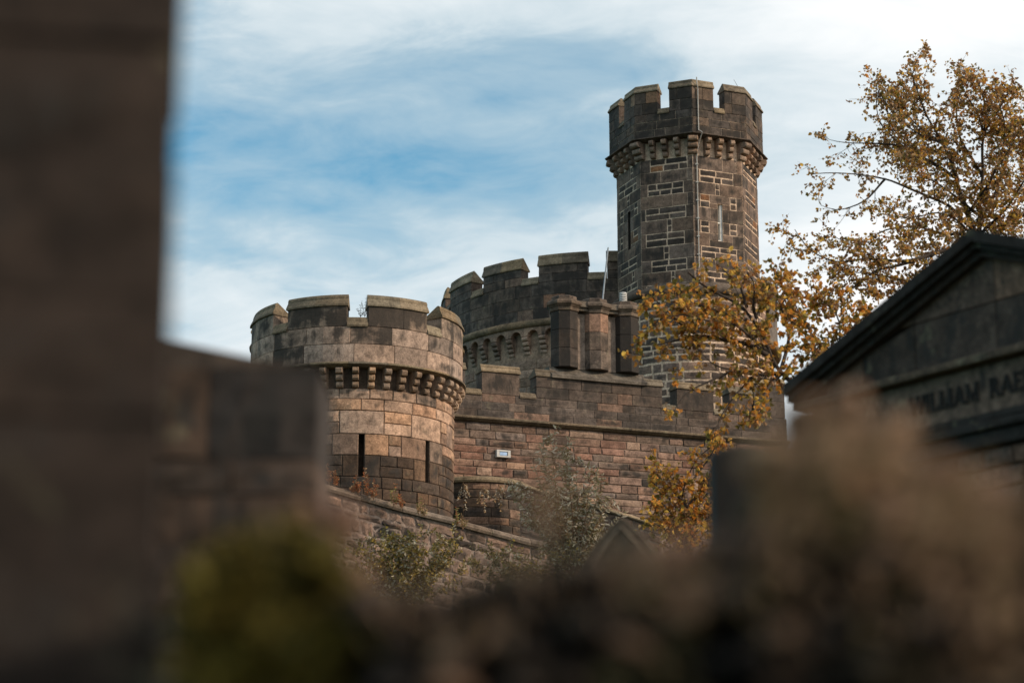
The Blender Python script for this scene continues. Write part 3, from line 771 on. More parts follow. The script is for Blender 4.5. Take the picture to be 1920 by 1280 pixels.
# framed box on the wall
def build_box():
    a, b = wp(928, 844), wp(954, 859.5); u = (a[0] + b[0]) / 2; z = (a[1] + b[1]) / 2; w = abs(b[0] - a[0]); h = abs(a[1] - b[1])
    root = thing('wall_lamp', SW(u, z, .05), 'small pale framed flood lamp with a bluish glass on the reddish wall', 'lamp')
    fr = MB()
    for (x0, x1, y0, y1) in ((-w / 2, w / 2, h / 2 - .05, h / 2), (-w / 2, w / 2, -h / 2, -h / 2 + .05), (-w / 2, -w / 2 + .1, -h / 2 + .05, h / 2 - .05), (w / 2 - .1, w / 2, -h / 2 + .05, h / 2 - .05)):
        fr.add(stone_vf(SW, u + x0, u + x1, z + y0, z + y1, gap=.001, proud=.17, depth=-.03, bev=.006, rough=0, jit=0))
    mk('frame', fr.vf, M_GREYBOX, root)
    mk('housing', stone_vf(SW, u - w / 2 + .02, u + w / 2 - .02, z - h / 2 + .02, z + h / 2 - .02, gap=.001, proud=.13, depth=-.02, bev=.004, rough=0, jit=0), M_GREYBOX, root)
    mk('glass', stone_vf(SW, u - w / 2 + .12, u + w / 2 - .12, z - h / 2 + .07, z + h / 2 - .07, gap=.001, proud=.15, depth=-.1, bev=.003, rough=0, jit=0), M_BLUE, root)
build_box()

# ================================================================== LOW ROUND BASTION + SLOPING WALLS
def build_bastion():
    Yc = 68.4; X = at(893, 895, Yc - 1).x; Rr = 94 * 68 / F
    root = thing('half_round_bastion', (X, Yc, ground_z(X, Yc)), 'low half-round bastion of blackened stone with a rounded coping, beside the turret', 'wall')
    S = Cyl(X, Yc, Rr); z1 = at(893, 903, Yc - Rr).z; zb = z1 - 3.6
    mk('mortar_bed', core_vf(S, [math.pi * Rr * i / 24 for i in range(-24, 25)], [zb, z1], (), 0), MS, root, (.12, .09, .07, .4))
    zs = [z1]
    while zs[-1] > zb + .3: zs.append(zs[-1] - rnd.choice([.24, .27, .3]))
    pal = [(4, (.115, .09, .07), .5), (2, (.085, .07, .06), .55), (1, (.25, .175, .13), .2)]
    for r_ in fill(sorted(zs), R(-95) * Rr, R(95) * Rr, .4, .9):
        mk('stone', stone_vf(S, *r_, gap=.022, proud=.025, bev=.016, rough=.012, bulge=.014, jit=.008), MS, root, pick(pal))
    for k in range(6):
        mk('coping_stone', sweep(arc(S, R(-96 + k * 32) * Rr + .003, R(-64 + k * 32) * Rr - .003), [(.1, 0), (.12, .06), (.08, .15), (-.05, .2), (-.5, .2), (-.5, 0)], z1), MS, root, pick(COP))
build_bastion()
def sloped_wall(name, label, pts, Ys, hgt, th, cop_h, over, pal, bed, course, wmin, wmax, copcol, rough):
    P = [at(px, py, y) for (px, py), y in zip(pts, Ys)]
    root = thing(name, Vector((P[0].x, P[0].y, ground_z(P[0].x, P[0].y))), label, 'wall')
    for k in range(len(P) - 1):
        A, B = P[k], P[k + 1]; d = Vector((B.x - A.x, B.y - A.y, 0)); L = d.length; d /= L; n = Vector((d.y, -d.x, 0))
        S = Plane(A.x, A.y, d.x, d.y, n.x, n.y); sl = (B.z - A.z) / L
        zfn = lambda u, s_=sl, a=A.z: a + s_ * u
        mk('mortar_bed', sweep([(*S.sec(0), zfn(0)), (*S.sec(L), zfn(L))], [(0, -hgt), (0, 0), (-th, 0), (-th, -hgt)], 0), MS, root, bed)
        zs = [0.]
        while zs[-1] > -hgt: zs.append(zs[-1] - rnd.uniform(*course))
        for r_ in fill(sorted(zs), 0, L, wmin, wmax):
            mk('stone', stone_vf(S, *r_, gap=.05, proud=.016, bev=.022, rough=rough * .8, bulge=rough, jit=rough * 1.3, zf=zfn), MS, root, pick(pal))
        n_ = max(1, int(L / 1.0)); pr = [(over, 0), (over + .02, cop_h * .35), (over - .03, cop_h * .8), (over - .12, cop_h), (-th - .03, cop_h * .9), (-th - .05, 0)]
        for i in range(n_):
            a, b = L * i / n_, L * (i + 1) / n_; dz = rnd.uniform(-.015, .015)
            mk('coping_stone', sweep([(*S.sec(a + .006), zfn(a) + dz), (*S.sec(b - .006), zfn(b) + dz)], pr, .003), MS, root, jitc(copcol, .15, .2))
    return root
sloped_wall('boundary_wall', 'rough rubble boundary wall with a sloping slab coping, below the turret', [(520, 886), (598, 917), (753, 961), (848, 984), (994, 1023), (1110, 1046)],
            [56.5, 56.8, 57.4, 57.8, 58.4, 58.9], 4.2, .6, .2, .1, [(3, (.22, .165, .135), .35), (2, (.16, .125, .105), .5), (1.3, (.30, .215, .17), .2)], (.27, .20, .165, .25), (.18, .4), .22, .7, (.175, .145, .115), .025)
sloped_wall('sloping_wall', 'short stair wall with a pale slanting coping, behind the grey-green shrub', [(975, 912), (1062, 938), (1160, 966), (1240, 990)],
            [66.3, 66.0, 65.7, 65.4], 3.5, .4, .13, .08, [(2, (.2, .15, .12), .3), (1, (.26, .18, .13), .2)], (.2, .15, .12, .2), (.22, .3), .4, .9, (.27, .22, .145), .012)

# ================================================================== VEGETATION
def leaves_mesh(name, items, mats, parent, weights=None, kind='stuff'):
    """items: list of (pos, dir, size, width) -> folded leaf blades in one mesh"""
    n = len(items); v = np.zeros((n * 6, 3)); fs = []; mi = []
    k = 0
    for (p, d, s, w) in items:
        d = d.normalized(); a = d.cross(Vector((rnd.uniform(-1, 1), rnd.uniform(-1, 1), rnd.uniform(-.3, 1))))
        if a.length < 1e-4: a = d.cross(Vector((1, .2, .1)))
        a.normalize(); nn = d.cross(a)
        up_ = nn * (w * .28)
        v[k] = p; v[k + 1] = p + d * s * .35 + a * w * .5 + up_; v[k + 2] = p + d * s * .75 + a * w * .33 + up_ * .6
        v[k + 3] = p + d * s - nn * w * .2; v[k + 4] = p + d * s * .75 - a * w * .33 + up_ * .6; v[k + 5] = p + d * s * .35 - a * w * .5 + up_
        fs += [(k, k + 1, k + 2, k + 3), (k, k + 3, k + 4, k + 5)]
        m = rnd.choices(range(len(mats)), weights)[0] if weights else rnd.randrange(len(mats)); mi += [m, m]
        k += 6
    o = mk(name, (v.tolist(), fs), mats, parent, kind=kind)
    o.data.polygons.foreach_set('material_index', mi); o.data.update(); return o
def rv(): return Vector((rnd.gauss(0, 1), rnd.gauss(0, 1), rnd.gauss(0, 1))).normalized()
def resample(pts, step):
    out = [pts[0].copy()]
    for a, b in zip(pts[:-1], pts[1:]):
        n = max(1, int((b - a).length / step))
        for i in range(1, n + 1): out.append(a.lerp(b, i / n))
    # smooth
    for _ in range(2):
        out = [out[0]] + [(out[i - 1] + out[i] * 2 + out[i + 1]) / 4 for i in range(1, len(out) - 1)] + [out[-1]]
    return out
def sprig(twigs, items, p, d, L, r, lsize, nleaf, droop, clump):
    """a twig that wanders, with leaves towards its end"""
    n = 4; pts = [p.copy()]; dd = d.normalized()
    for i in range(n):
        dd = (dd + rv() * .28 + Vector((0, 0, -droop))).normalized(); pts.append(pts[-1] + dd * L / n)
    twigs.add(tube(pts, [r * (1 - .75 * i / n) for i in range(n + 1)], 3, False))
    for i in range(nleaf):
        t = 1 - abs(rnd.gauss(0, .32)); t = max(.08, min(1., t)) * n; j = min(n - 1, int(t)); q = pts[j].lerp(pts[j + 1], t - j)
        l = (dd * .5 + rv() + Vector((0, 0, -.55))).normalized(); s = lsize * rnd.uniform(.65, 1.25)
        items.append((q + rv() * clump, l, s, s * .8))
    return pts
def limb_tree(name, label, limbs, base, tr, lsize, mats, weights, Y, cover=1., group=None, droop=.05, spread=.75, cat='tree', bl=(.5, 1.15)):
    B = Vector((base[0], base[1], ground_z(base[0], base[1])))
    root = thing(name, B, label, cat, group)
    twigs = MB(); items = []
    for li, L in enumerate(limbs):
        pts3 = []; r0, r1 = L[0], L[1]; dens = L[2] * cover
        for (px, py, dy) in L[3]: pts3.append(at(px, py, Y + dy))
        if L[4]: pts3 = [B - Vector((0, 0, .2)), B.lerp(pts3[0], .5) + Vector((.08, .1, 0))] + pts3
        P = resample(pts3, .16)
        for i in range(1, len(P) - 1): P[i] += Vector((mnoise.noise(P[i] * 1.3), mnoise.noise(P[i] * 1.3 + Vector((9, 2, 1))), mnoise.noise(P[i] * 1.3 + Vector((3, 7, 5))))) * .05
        n = len(P); rr = [r0 + (r1 - r0) * (i / (n - 1)) ** .8 for i in range(n)]
        mk('trunk' if L[4] else 'limb', tube(P, rr, 7), M_BARK, root, smooth=True)
        start = L[5] if len(L) > 5 else .25
        i = start * n
        while i < n:
            k = int(i); t = (P[min(k + 1, n - 1)] - P[max(k - 1, 0)]).normalized()
            side = t.cross(rv()).normalized(); f = k / n
            d = (t * rnd.uniform(.5, 1.1) + side * spread + Vector((0, 0, .12))).normalized()
            bl_ = rnd.uniform(*bl) * (1 - .45 * f)
            bp = sprig(twigs, items, P[k], d, bl_, max(.008, rr[k] * .4), lsize, int(5 * dens), droop, .06)
            for q in range(len(bp)):
                for _ in range(3):
                    if rnd.random() < .85 * dens:
                        dd = (bp[-1] - bp[0]).normalized() * .6 + rv()
                        sprig(twigs, items, bp[q], dd, rnd.uniform(.15, .42), .006, lsize, rnd.randint(3, 8) if rnd.random() < dens else 1, droop, .05)
            i += rnd.uniform(1.0, 2.4) / max(.4, dens)
    mk('twigs', twigs.vf, M_BARK, root, kind='stuff')
    leaves_mesh('crown', items, mats, root, weights)
    return root, len(items)
# the big tree behind the pediment
bx_ = at(1838, 700, 47.)
TALL = [
    (.16, .02, .9, [(1838, 700, 0), (1838, 560, 0), (1836, 430, .2), (1841, 330, .1), (1843, 250, -.2), (1850, 200, -.3), (1830, 145, -.2)], True, .62),
    (.07, .012, 1.0, [(1834, 470, .1), (1812, 400, -.2), (1795, 335, -.4), (1768, 270, -.5), (1738, 215, -.6), (1728, 185, -.8), (1710, 142, -.9)], False, .25),
    (.05, .008, .65, [(1828, 440, 0), (1780, 385, -.6), (1725, 360, -.9), (1660, 335, -1.2), (1600, 328, -1.4), (1550, 322, -1.5), (1515, 325, -1.5)], False, .2),
    (.07, .008, 1.05, [(1834, 500, 0), (1775, 468, -.9), (1712, 490, -1.3), (1619, 486, -1.8), (1564, 494, -2.), (1517, 470, -2.2), (1490, 430, -2.3)], False, .2),
    (.045, .008, 1.0, [(1712, 490, -1.3), (1640, 508, -1.6), (1590, 545, -1.8), (1555, 572, -2.)], False, .2),
    (.035, .006, .8, [(1795, 335, -.4), (1745, 300, -.2), (1690, 275, 0), (1650, 235, .3), (1640, 185, .4), (1655, 160, .4)], False, .2),
    (.03, .006, .8, [(1768, 270, -.5), (1710, 245, -1), (1665, 205, -1.2), (1648, 170, -1.3)], False, .2),
    (.05, .008, .95, [(1838, 420, .2), (1880, 330, .5), (1900, 250, .6), (1893, 200, .6), (1882, 175, .6)], False, .2),
    (.05, .008, .95, [(1838, 480, .2), (1890, 420, .6), (1930, 350, 1), (1960, 290, 1.2)], False, .15),
    (.04, .008, .9, [(1841, 330, .1), (1800, 260, .4), (1790, 200, .7), (1800, 170, .8), (1820, 140, .9)], False, .2),
    (.04, .008, .9, [(1836, 440, .1), (1770, 440, .8), (1720, 420, 1.2), (1660, 430, 1.5), (1610, 460, 1.6), (1560, 440, 1.8)], False, .15),
    (.04, .008, .9, [(1834, 470, .1), (1800, 410, -.8), (1760, 395, -1.3), (1700, 410, -1.6), (1650, 400, -1.7)], False, .15),
    (.03, .006, .55, [(1660, 335, -1.2), (1620, 380, -1.2), (1570, 400, -1.2), (1540, 385, -1.3)], False, .25),
    (.03, .006, .7, [(1690, 275, 0), (1630, 265, -.2), (1585, 270, -.4), (1555, 262, -.5)], False, .3),
    (.05, .01, .9, [(1838, 560, 0), (1900, 500, -.6), (1960, 440, -1)], False, .1),
    (.05, .008, .9, [(1820, 520, -.2), (1740, 540, -1.0), (1680, 520, -1.5), (1600, 510, -1.7)], False, .2),
    (.04, .008, .9, [(1843, 250, 0), (1870, 210, -.5), (1890, 175, -.8)], False, .1),
    (.04, .008, 1., [(1812, 400, -.2), (1850, 350, -1), (1880, 300, -1.2), (1915, 240, -1.3)], False, .1),
    (.045, .008, 1., [(1838, 380, .2), (1875, 300, -.6), (1885, 240, -.9), (1870, 180, -1.)], False, .1),
    (.045, .008, 1., [(1838, 440, .2), (1890, 390, -.8), (1925, 330, -1.2), (1930, 250, -1.2)], False, .1),
    (.035, .008, 1.2, [(1768, 270, -.5), (1700, 220, .3), (1690, 180, .5), (1700, 150, .5)], False, .15),
    (.035, .008, 1.2, [(1795, 335, -.4), (1720, 290, .8), (1670, 250, 1.), (1660, 190, 1.)], False, .15),
    (.035, .008, 1.2, [(1843, 250, 0), (1830, 205, -.6), (1805, 165, -.8)], False, .1),
    (.04, .008, 1., [(1890, 420, .6), (1930, 400, .2), (1970, 380, 0)], False, .05),
    (.04, .008, 1., [(1830, 400, -.2), (1780, 360, -1), (1740, 330, -1.2), (1690, 330, -1.3)], False, .1),
]
r1_, nl1 = limb_tree('autumn_tree', 'tall amber-leaved tree with bare twigs showing, rising behind the dark pediment', TALL, (bx_.x, bx_.y), .2, .085, AUT, [2.2, 1.0, 3.2, 2.2, 1.2, 3.6], 47., 1.12)
bx2 = at(1545, 780, 40.)
LEFT = [
    (.12, .02, .8, [(1545, 780, 0), (1500, 735, 0), (1466, 699, 0), (1447, 671, 0), (1428, 624, 0), (1419, 596, -.1), (1400, 577, -.2), (1347, 556, -.4), (1312, 530, -.5), (1290, 510, -.6)], True, .5),
    (.06, .008, .95, [(1447, 671, 0), (1400, 643, -.2), (1360, 638, -.3), (1303, 624, -.4), (1275, 634, -.5), (1234, 650, -.6), (1195, 645, -.7)], False, .2),
    (.04, .008, .95, [(1303, 624, -.4), (1270, 600, -.6), (1245, 570, -.7), (1225, 560, -.8)], False, .1),
    (.05, .008, .8, [(1466, 699, 0), (1412, 706, -.3), (1372, 696, -.5), (1331, 687, -.6), (1319, 665, -.7)], False, .1),
    (.03, .006, .65, [(1372, 696, -.5), (1330, 720, -.7), (1285, 735, -.8), (1262, 770, -.9), (1255, 790, -.9)], False, .15),
    (.03, .006, .7, [(1412, 706, -.3), (1380, 745, -.6), (1350, 780, -.8), (1335, 830, -.9)], False, .15),
    (.04, .008, 1., [(1400, 577, -.2), (1390, 540, -.3), (1365, 510, -.4), (1345, 498, -.5)], False, .1),
    (.04, .008, 1., [(1400, 600, -.2), (1330, 580, -.6), (1290, 560, -.7), (1260, 545, -.7)], False, .1),
    (.045, .01, 1.15, [(1466, 690, 0), (1480, 640, .3), (1470, 590, .5), (1455, 540, .6), (1450, 500, .6)], False, .25),
    (.045, .01, 1.15, [(1500, 730, 0), (1530, 670, .4), (1520, 620, .6), (1490, 580, .8), (1480, 530, .8)], False, .25),
    (.045, .01, 1.15, [(1510, 740, 0), (1560, 690, .5), (1580, 640, .7), (1571, 590, .9), (1537, 560, 1.)], False, .25),
    (.045, .01, 1.15, [(1560, 690, .5), (1620, 650, .9), (1640, 610, 1.), (1625, 580, 1.)], False, .15),
    (.04, .008, 1., [(1440, 660, 0), (1380, 610, -.7), (1330, 600, -1.), (1280, 585, -1.1), (1240, 600, -1.1)], False, .1),
    (.04, .008, .9, [(1466, 700, 0), (1440, 730, -.4), (1420, 765, -.6), (1400, 800, -.7)], False, .1),
    (.04, .008, 1., [(1419, 596, -.1), (1410, 560, -.5), (1420, 530, -.6), (1400, 510, -.7)], False, .1),
]
r2_, nl2 = limb_tree('autumn_tree', 'smaller orange tree leaning across the octagonal tower, leaves thick and drooping', LEFT, (bx2.x, bx2.y), .15, .11, AUT, [2.6, 2.5, 2.6, 3.4, 1.3, 1.2], 40., .88, bl=(.28, .7))
bx3 = at(1300, 1130, 46.)
SHR = [(.05, .01, 1., [(1290, 1080, 0), (1285, 1000, 0), (1275, 940, 0), (1290, 890, 0), (1310, 850, 0), (1330, 840, 0)], True, .3)] + \
      [(.03, .006, 1., [(1288, 1050 - 25 * k, 0), (1288 + sgn * (20 + 8 * k), 1010 - 30 * k, .2), (1288 + sgn * (50 + 6 * k), 985 - 28 * k, .3)], False, .1) for k in range(5) for sgn in (-1, 1)] + \
      [(.03, .006, 1., [(1285, 1010, 0), (1240, 985, -.2), (1210, 970, -.3)], False, .1), (.03, .006, 1., [(1300, 900, 0), (1330, 860, 0), (1350, 820, 0)], False, .1)]
limb_tree('autumn_shrub', 'low orange-leaved shrub against the reddish wall, beside the black headstone', SHR, (bx3.x, bx3.y), .1, .11, AUT, [3, 3, 2, 2, 2, 1], 46., .75, bl=(.25, .7), cat='shrub')

def wand_plant(name, label, base_px, tips, Y, mats, weights, leafL, leafW, pairs, stemmat, r, cat='shrub', group=None, droop=.1, side=True, per=2, parts=True):
    B = at(base_px[0], base_px[1], Y); root = thing(name, B, label, cat, group)
    items = []; small = MB()
    for (px, py, dy) in tips:
        T = at(px, py, Y + dy); m = B.lerp(T, .5) + Vector((rnd.uniform(-.12, .12), rnd.uniform(-.12, .12), .08)) * (T - B).length * .5
        P = resample([B, m, T], max(.05, (T - B).length / 14))
        mk('stem', tube(P, [r * (1 - .7 * i / len(P)) for i in range(len(P))], 5), stemmat, root)
        n = len(P)
        def dress(P, lo, np_):
            n = len(P)
            for q in range(np_):
                f = lo + (1 - lo) * q / np_; k = min(n - 2, int(f * (n - 1))); p = P[k].lerp(P[k + 1], f * (n - 1) - k); t = (P[k + 1] - P[k]).normalized()
                a = t.cross(rv()).normalized()
                for s_ in ((1, -1) if per == 2 else (1,)):
                    d = (a * s_ + t * rnd.uniform(.1, .8) + Vector((0, 0, -droop * 3)) + rv() * .25).normalized()
                    l = leafL * rnd.uniform(.6, 1.15); items.append((p, d, l, leafW * rnd.uniform(.7, 1.2)))
        dress(P, .25, pairs)
        if side:
            for _ in range(pairs // 2):
                k = rnd.randrange(n // 4, n - 1); d = ((P[k] - P[k - 1]).normalized() + rv() * .8).normalized(); L = rnd.uniform(.2, .55)
                Q = [P[k] + d * L * i / 5 + Vector((0, 0, -.06 * (i / 5) ** 2)) for i in range(6)]
                small.add(tube(Q, [r * .4] * 6, 3, False)); dress(Q, .1, 6)
    if small.v: mk('side_shoots', small.vf, stemmat, root, kind='stuff')
    leaves_mesh('foliage', items, mats, root, weights)
    return root
tips = [(1030, 808, 0), (1010, 830, .3), (1055, 830, -.2), (1080, 850, .1), (1110, 870, .2), (1135, 890, -.2), (1150, 930, 0), (1000, 870, -.3), (975, 900, .1), (955, 910, 0), (1060, 880, .4), (1040, 920, -.4), (1095, 930, .3), (1130, 960, -.3),
        (1010, 940, .3), (985, 960, -.2), (1070, 960, .1), (1165, 975, .2), (1120, 1000, 0), (1050, 990, 0)]
wand_plant('buddleia_bush', 'tall straggling shrub with narrow grey-green leaves in front of the reddish wall', (1075, 1085), tips, 50., BUD, [3, 2.4, 2.4, 1], .17, .042, 26, M_STEM, .018)
tips = [(rnd.uniform(655, 872), 0, rnd.uniform(-.4, .4)) for _ in range(44)]
tips = [(x, 975 + abs(x - 800) * .22 + rnd.uniform(0, 95), d) for (x, y, d) in tips]
wand_plant('leafy_bush', 'rounded bush of small dull green and yellowing leaves under the sloping coping', (770, 1160), tips, 48., BSH, [3, 2.0, 1.8, 1.8], .10, .047, 18, M_STEM, .012)
tips = [(x, 1040 + rnd.uniform(-20, 40), rnd.uniform(-.4, .4)) for x in range(880, 1110, 12)]
wand_plant('bramble_bush', 'dark tangled brambles at the foot of the boundary wall, beside the pointed headstone', (990, 1150), tips, 47., BSH, [1.5, 3.5, .6, .8], .11, .04, 16, M_STEM, .012)
# weeds growing on the coping at the turret's foot
spots = [(617, 905, 868, 0), (628, 908, 880, 0), (672, 925, 890, 0), (690, 931, 875, 0), (700, 934, 896, 0), (664, 922, 900, 0), (738, 946, 905, 2), (752, 950, 925, 0), (785, 962, 930, 1), (795, 964, 942, 1), (855, 985, 950, 2), (868, 988, 962, 1)]
wl_ = ['rust-red willowherb stalk at the left end of the sloping coping', 'short rusty weed beside the leftmost stalk on the coping', 'rusty weed below the first arrow slit', 'tallest rust-coloured weed on the coping', 'rusty weed just right of the tallest one', 'small reddish weed left of the slit',
       'yellow-green weed in the middle of the coping', 'drooping rusty weed beside the yellow-green one', 'pale seeding weed below the second slit', 'small pale weed beside the seeding one', 'green weed at the corner of turret and bastion', 'pale weed drooping over the coping by the bastion']
for (px, py, tip, m), lb in zip(spots, wl_):
    wand_plant('weed', lb, (px, py + 4), [(px + rnd.uniform(-6, 6), tip, 0), (px + rnd.uniform(-9, 9), (tip + py) / 2, .1), (px + rnd.uniform(-9, 9), tip + 12, -.1)], 57., [WEED[m], WEED[(m + 1) % 3]], [3, 1], .085, .028, 15, M_STEM, .008, 'weed', 'weeds on the boundary wall coping', side=False)
for i, (px, tip, lb) in enumerate([(676, 563, 'dry seed stalk in the gap between the turret merlons, left one'), (684, 553, 'tallest dry seed stalk in the gap between the turret merlons'), (698, 578, 'bent dry stalk beside the right merlon of the turret gap')]):
    wand_plant('seed_stalk', lb, (px, 594), [(px + 3, tip, 0), (px - 6, tip + 14, 0), (px + 7, tip + 20, .05)], 59.2, [BUD[2], BUD[3]], [1, 1], .07, .02, 5, M_BARK, .008, 'weed', 'dry stalks on the turret', side=False)
for i, (px, py, lb) in enumerate([(868, 912, 'pale hanging creeper on the bastion next to the turret'), (905, 918, 'thin yellowing creeper under the bastion coping'), (935, 915, 'trailing creeper at the right of the bastion')]):
    wand_plant('creeper', lb, (px, py - 8), [(px + 4, py + 45, 0), (px - 8, py + 25, 0), (px + 14, py + 18, 0), (px + 8, py + 6, 0)], 66.4, [BUD[1], WEED[1]], [1, 1], .11, .05, 9, M_STEM, .008, 'creeper', 'creepers on the bastion', side=False)

# ================================================================== TOMB WITH PEDIMENT
def build_tomb():
    E = Vector((math.sin(R(34)), -math.cos(R(34)), 0)); NV = Vector((-E.y, E.x, 0)) * -1
    if NV.y > 0: NV = -NV
    A = at(1851, 437, 17.)
    S = Plane(A.x, A.y, E.x, E.y, NV.x, NV.y)
    def sp_(px, py, d=0.):
        p = at_plane(px, py, A + NV * d, NV); return (p - A).dot(E), p.z
    root = thing('tomb', Vector((A.x, A.y, ground_z(A.x, A.y))), 'blackened stone tomb with a gabled pediment and a carved name across its front', 'tomb')
    lo = sp_(1508, 719); hw = -lo[0]; zA = A.z; zE = lo[1]; slope = (zA - zE) / hw
    print('tomb', hw, zA, zE, slope, sp_(1920, 445))
    z_band = sp_(1800, 680)[1]; z_fr1 = sp_(1815, 690)[1]; z_fr0 = sp_(1815, 785)[1]; z_ar0 = sp_(1875, 835)[1]
    blk = (.026, .022, .019)
    # raking cornices: moulded bars following the slope
    th = .15
    def rake(sg, z_off, t, d0, d1, name, c):
        v = []
        for (s, z) in ((0, zA + z_off), (sg * (hw + .07), zE - .07 * slope + z_off)):
            for (d, zz2) in ((d0, 0), (d1, 0), (d1, -t), (d0, -t)): v.append(S(s, z + zz2, d))
        mk(name, (v, [(0, 1, 2, 3), (7, 6, 5, 4), (0, 4, 5, 1), (1, 5, 6, 2), (2, 6, 7, 3), (3, 7, 4, 0)]), MF, root, jitc(c, .1, .6))
    for sg in (-1, 1):
        rake(sg, 0, .10, -2.2, .20, 'raking_cornice', blk)
        rake(sg, -.102, .05, -.1, .15, 'raking_moulding', (.03, .024, .02))
        rake(sg, -.154, .06, -.1, .09, 'raking_moulding', (.045, .034, .026))
    # tympanum blocks
    def zr(s): return zA - .2 - abs(s) * slope
    cuts = [-hw + .3, -hw * .66, -hw * .38, .06, hw * .4, hw * .7, hw - .3]
    zmid = z_band + (zA - z_band) * .42
    pal = [(2, (.14, .10, .076), .56), (1.4, (.07, .053, .042), .64), (1, (.21, .145, .108), .45)]
    for a, b in zip(cuts[:-1], cuts[1:]):
        for (z0, z1) in ((z_band, zmid), (zmid, zA)):
            t0, t1 = min(z1, zr(a)), min(z1, zr(b))
            if max(t0, t1) - z0 < .05: continue
            if t0 < z0 + .02: a2 = -(zA - .2 - z0) / slope if a < 0 else a; t0 = z0 + .004
            else: a2 = a
            if t1 < z0 + .02: b2 = (zA - .2 - z0) / slope if b > 0 else b; t1 = z0 + .004
            else: b2 = b
            g = .006; top = [(a2 + g, t0 - g), (b2 - g, t1 - g)]
            if a2 < 0 < b2 and z1 > zr(0): top.insert(1, (0, min(z1, zr(0)) - g))
            poly = [(a2 + g, z0 + g), (b2 - g, z0 + g)] + top[::-1]
            m = len(poly); v = [S(s, z, .012 + rnd.uniform(-.004, .004)) for s, z in poly] + [S(s, z, -.2) for s, z in poly]
            mk('tympanum_stone', (v, [tuple(range(m))] + [(i, i + m, (i + 1) % m + m, (i + 1) % m) for i in range(m)]), MF, root, pick(pal))
    def bar(name, s0, s1, z0, z1, d1, c, so=.5, d0=-.2):
        return mk(name, stone_vf(S, s0, s1, z0, z1, gap=.004, proud=d1, depth=-d0, bev=.01, rough=.002), MF, root, jitc(c, .08, so))
    mk('tomb_body', sweep([S.sec(-hw + .25), S.sec(hw - .25)], [(-.06, 0), (-.06, z_band - ground_z(A.x, A.y) + .2), (-2.1, z_band - ground_z(A.x, A.y) + .2), (-2.1, 0)], ground_z(A.x, A.y) - .2), MF, root, (.09, .075, .065, .5))
    bar('band', -hw + .02, hw - .02, z_band - .07, z_band, .12, (.11, .085, .06), .3)
    zf1 = z_band - .075; 
    bar('frieze', -hw + .1, hw - .1, z_fr0, zf1, .02, (.15, .115, .09), .32)
    bar('architrave', -hw + .06, hw - .06, z_fr0 - .07, z_fr0 - .002, .07, blk, .6)
    bar('architrave', -hw + .03, hw - .03, z_fr0 - .15, z_fr0 - .073, .11, blk, .6)
    bar('architrave', -hw + .08, hw - .08, z_ar0, z_fr0 - .153, .06, blk, .6)
    # rubble below
    zs = [z_ar0 - .003]
    while zs[-1] > ground_z(A.x, A.y): zs.append(zs[-1] - rnd.uniform(.14, .22))
    for r_ in fill(sorted(zs), -hw + .25, hw - .25, .2, .5):
        mk('stone', stone_vf(S, *r_, gap=.02, proud=0., depth=.1, bev=.015, rough=.012, bulge=.012), MF, root, pick([(2, (.19, .125, .095), .25), (1, (.12, .09, .075), .45), (1, (.25, .16, .12), .15)]))
    # lettering: capitals with serifs
    G = {'W': (1.15, [((0, 1), (.3, 0), .16), ((.3, 0), (.58, 1), .08), ((.58, 1), (.86, 0), .16), ((.86, 0), (1.15, 1), .08)], [(0, 1), (.58, 1), (1.15, 1)]),
         'I': (.3, [((.15, 0), (.15, 1), .16)], [(.15, 0), (.15, 1)]),
         'L': (.62, [((.15, 0), (.15, 1), .16), ((.1, .04), (.6, .04), .08), ((.58, 0), (.58, .25), .07)], [(.15, 0), (.15, 1)]),
         'A': (.86, [((0.05, 0), (.43, 1), .08), ((.43, 1), (.82, 0), .16), ((.2, .34), (.66, .34), .08)], [(.05, 0), (.82, 0)]),
         'M': (1.05, [((.1, 0), (.14, 1), .08), ((.14, 1), (.52, 0.05), .16), ((.52, .05), (.9, 1), .08), ((.9, 1), (.94, 0), .16)], [(.1, 0), (.94, 0), (.12, 1), (.92, 1)]),
         'R': (.8, [((.15, 0), (.15, 1), .16), ((.15, .96), (.45, .96), .08), ((.45, .96), (.6, .86), .1), ((.6, .88), (.6, .62), .14), ((.6, .62), (.45, .5), .1), ((.15, .5), (.45, .5), .08), ((.4, .5), (.76, 0), .15)], [(.15, 0), (.15, 1), (.76, 0)]),
         'E': (.66, [((.15, 0), (.15, 1), .16), ((.1, .04), (.6, .04), .08), ((.1, .96), (.56, .96), .08), ((.15, .52), (.46, .52), .08), ((.59, 0), (.59, .22), .07), ((.55, .8), (.55, 1), .07), ((.46, .42), (.46, .62), .07)], [(.15, 0), (.15, 1)]),
         'B': (.72, [((.15, 0), (.15, 1), .16), ((.15, .96), (.42, .96), .08), ((.42, .96), (.54, .86), .1), ((.54, .88), (.54, .66), .13), ((.54, .66), (.42, .54), .1), ((.15, .53), (.44, .53), .08), ((.44, .53), (.6, .4), .1), ((.6, .42), (.6, .16), .14), ((.6, .16), (.44, .04), .1), ((.15, .04), (.44, .04), .08)], [(.15, 0), (.15, 1)]),
         'U': (.8, [((.15, .25), (.15, 1), .16), ((.15, .27), (.28, .05), .13), ((.28, .05), (.54, .05), .09), ((.54, .05), (.66, .27), .09), ((.66, .25), (.66, 1), .08)], [(.15, 1), (.66, 1)]),
         'N': (.9, [((.12, 0), (.12, 1), .08), ((.12, 1), (.76, 0), .16), ((.76, 0), (.76, 1), .08)], [(.12, 0), (.12, 1), (.76, 1)])}
    l0 = sp_(1708, 787, .03); l1 = sp_(1708, 752, .03)
    hL = .153; zb_ = (z_fr0 + zf1) / 2 - hL / 2
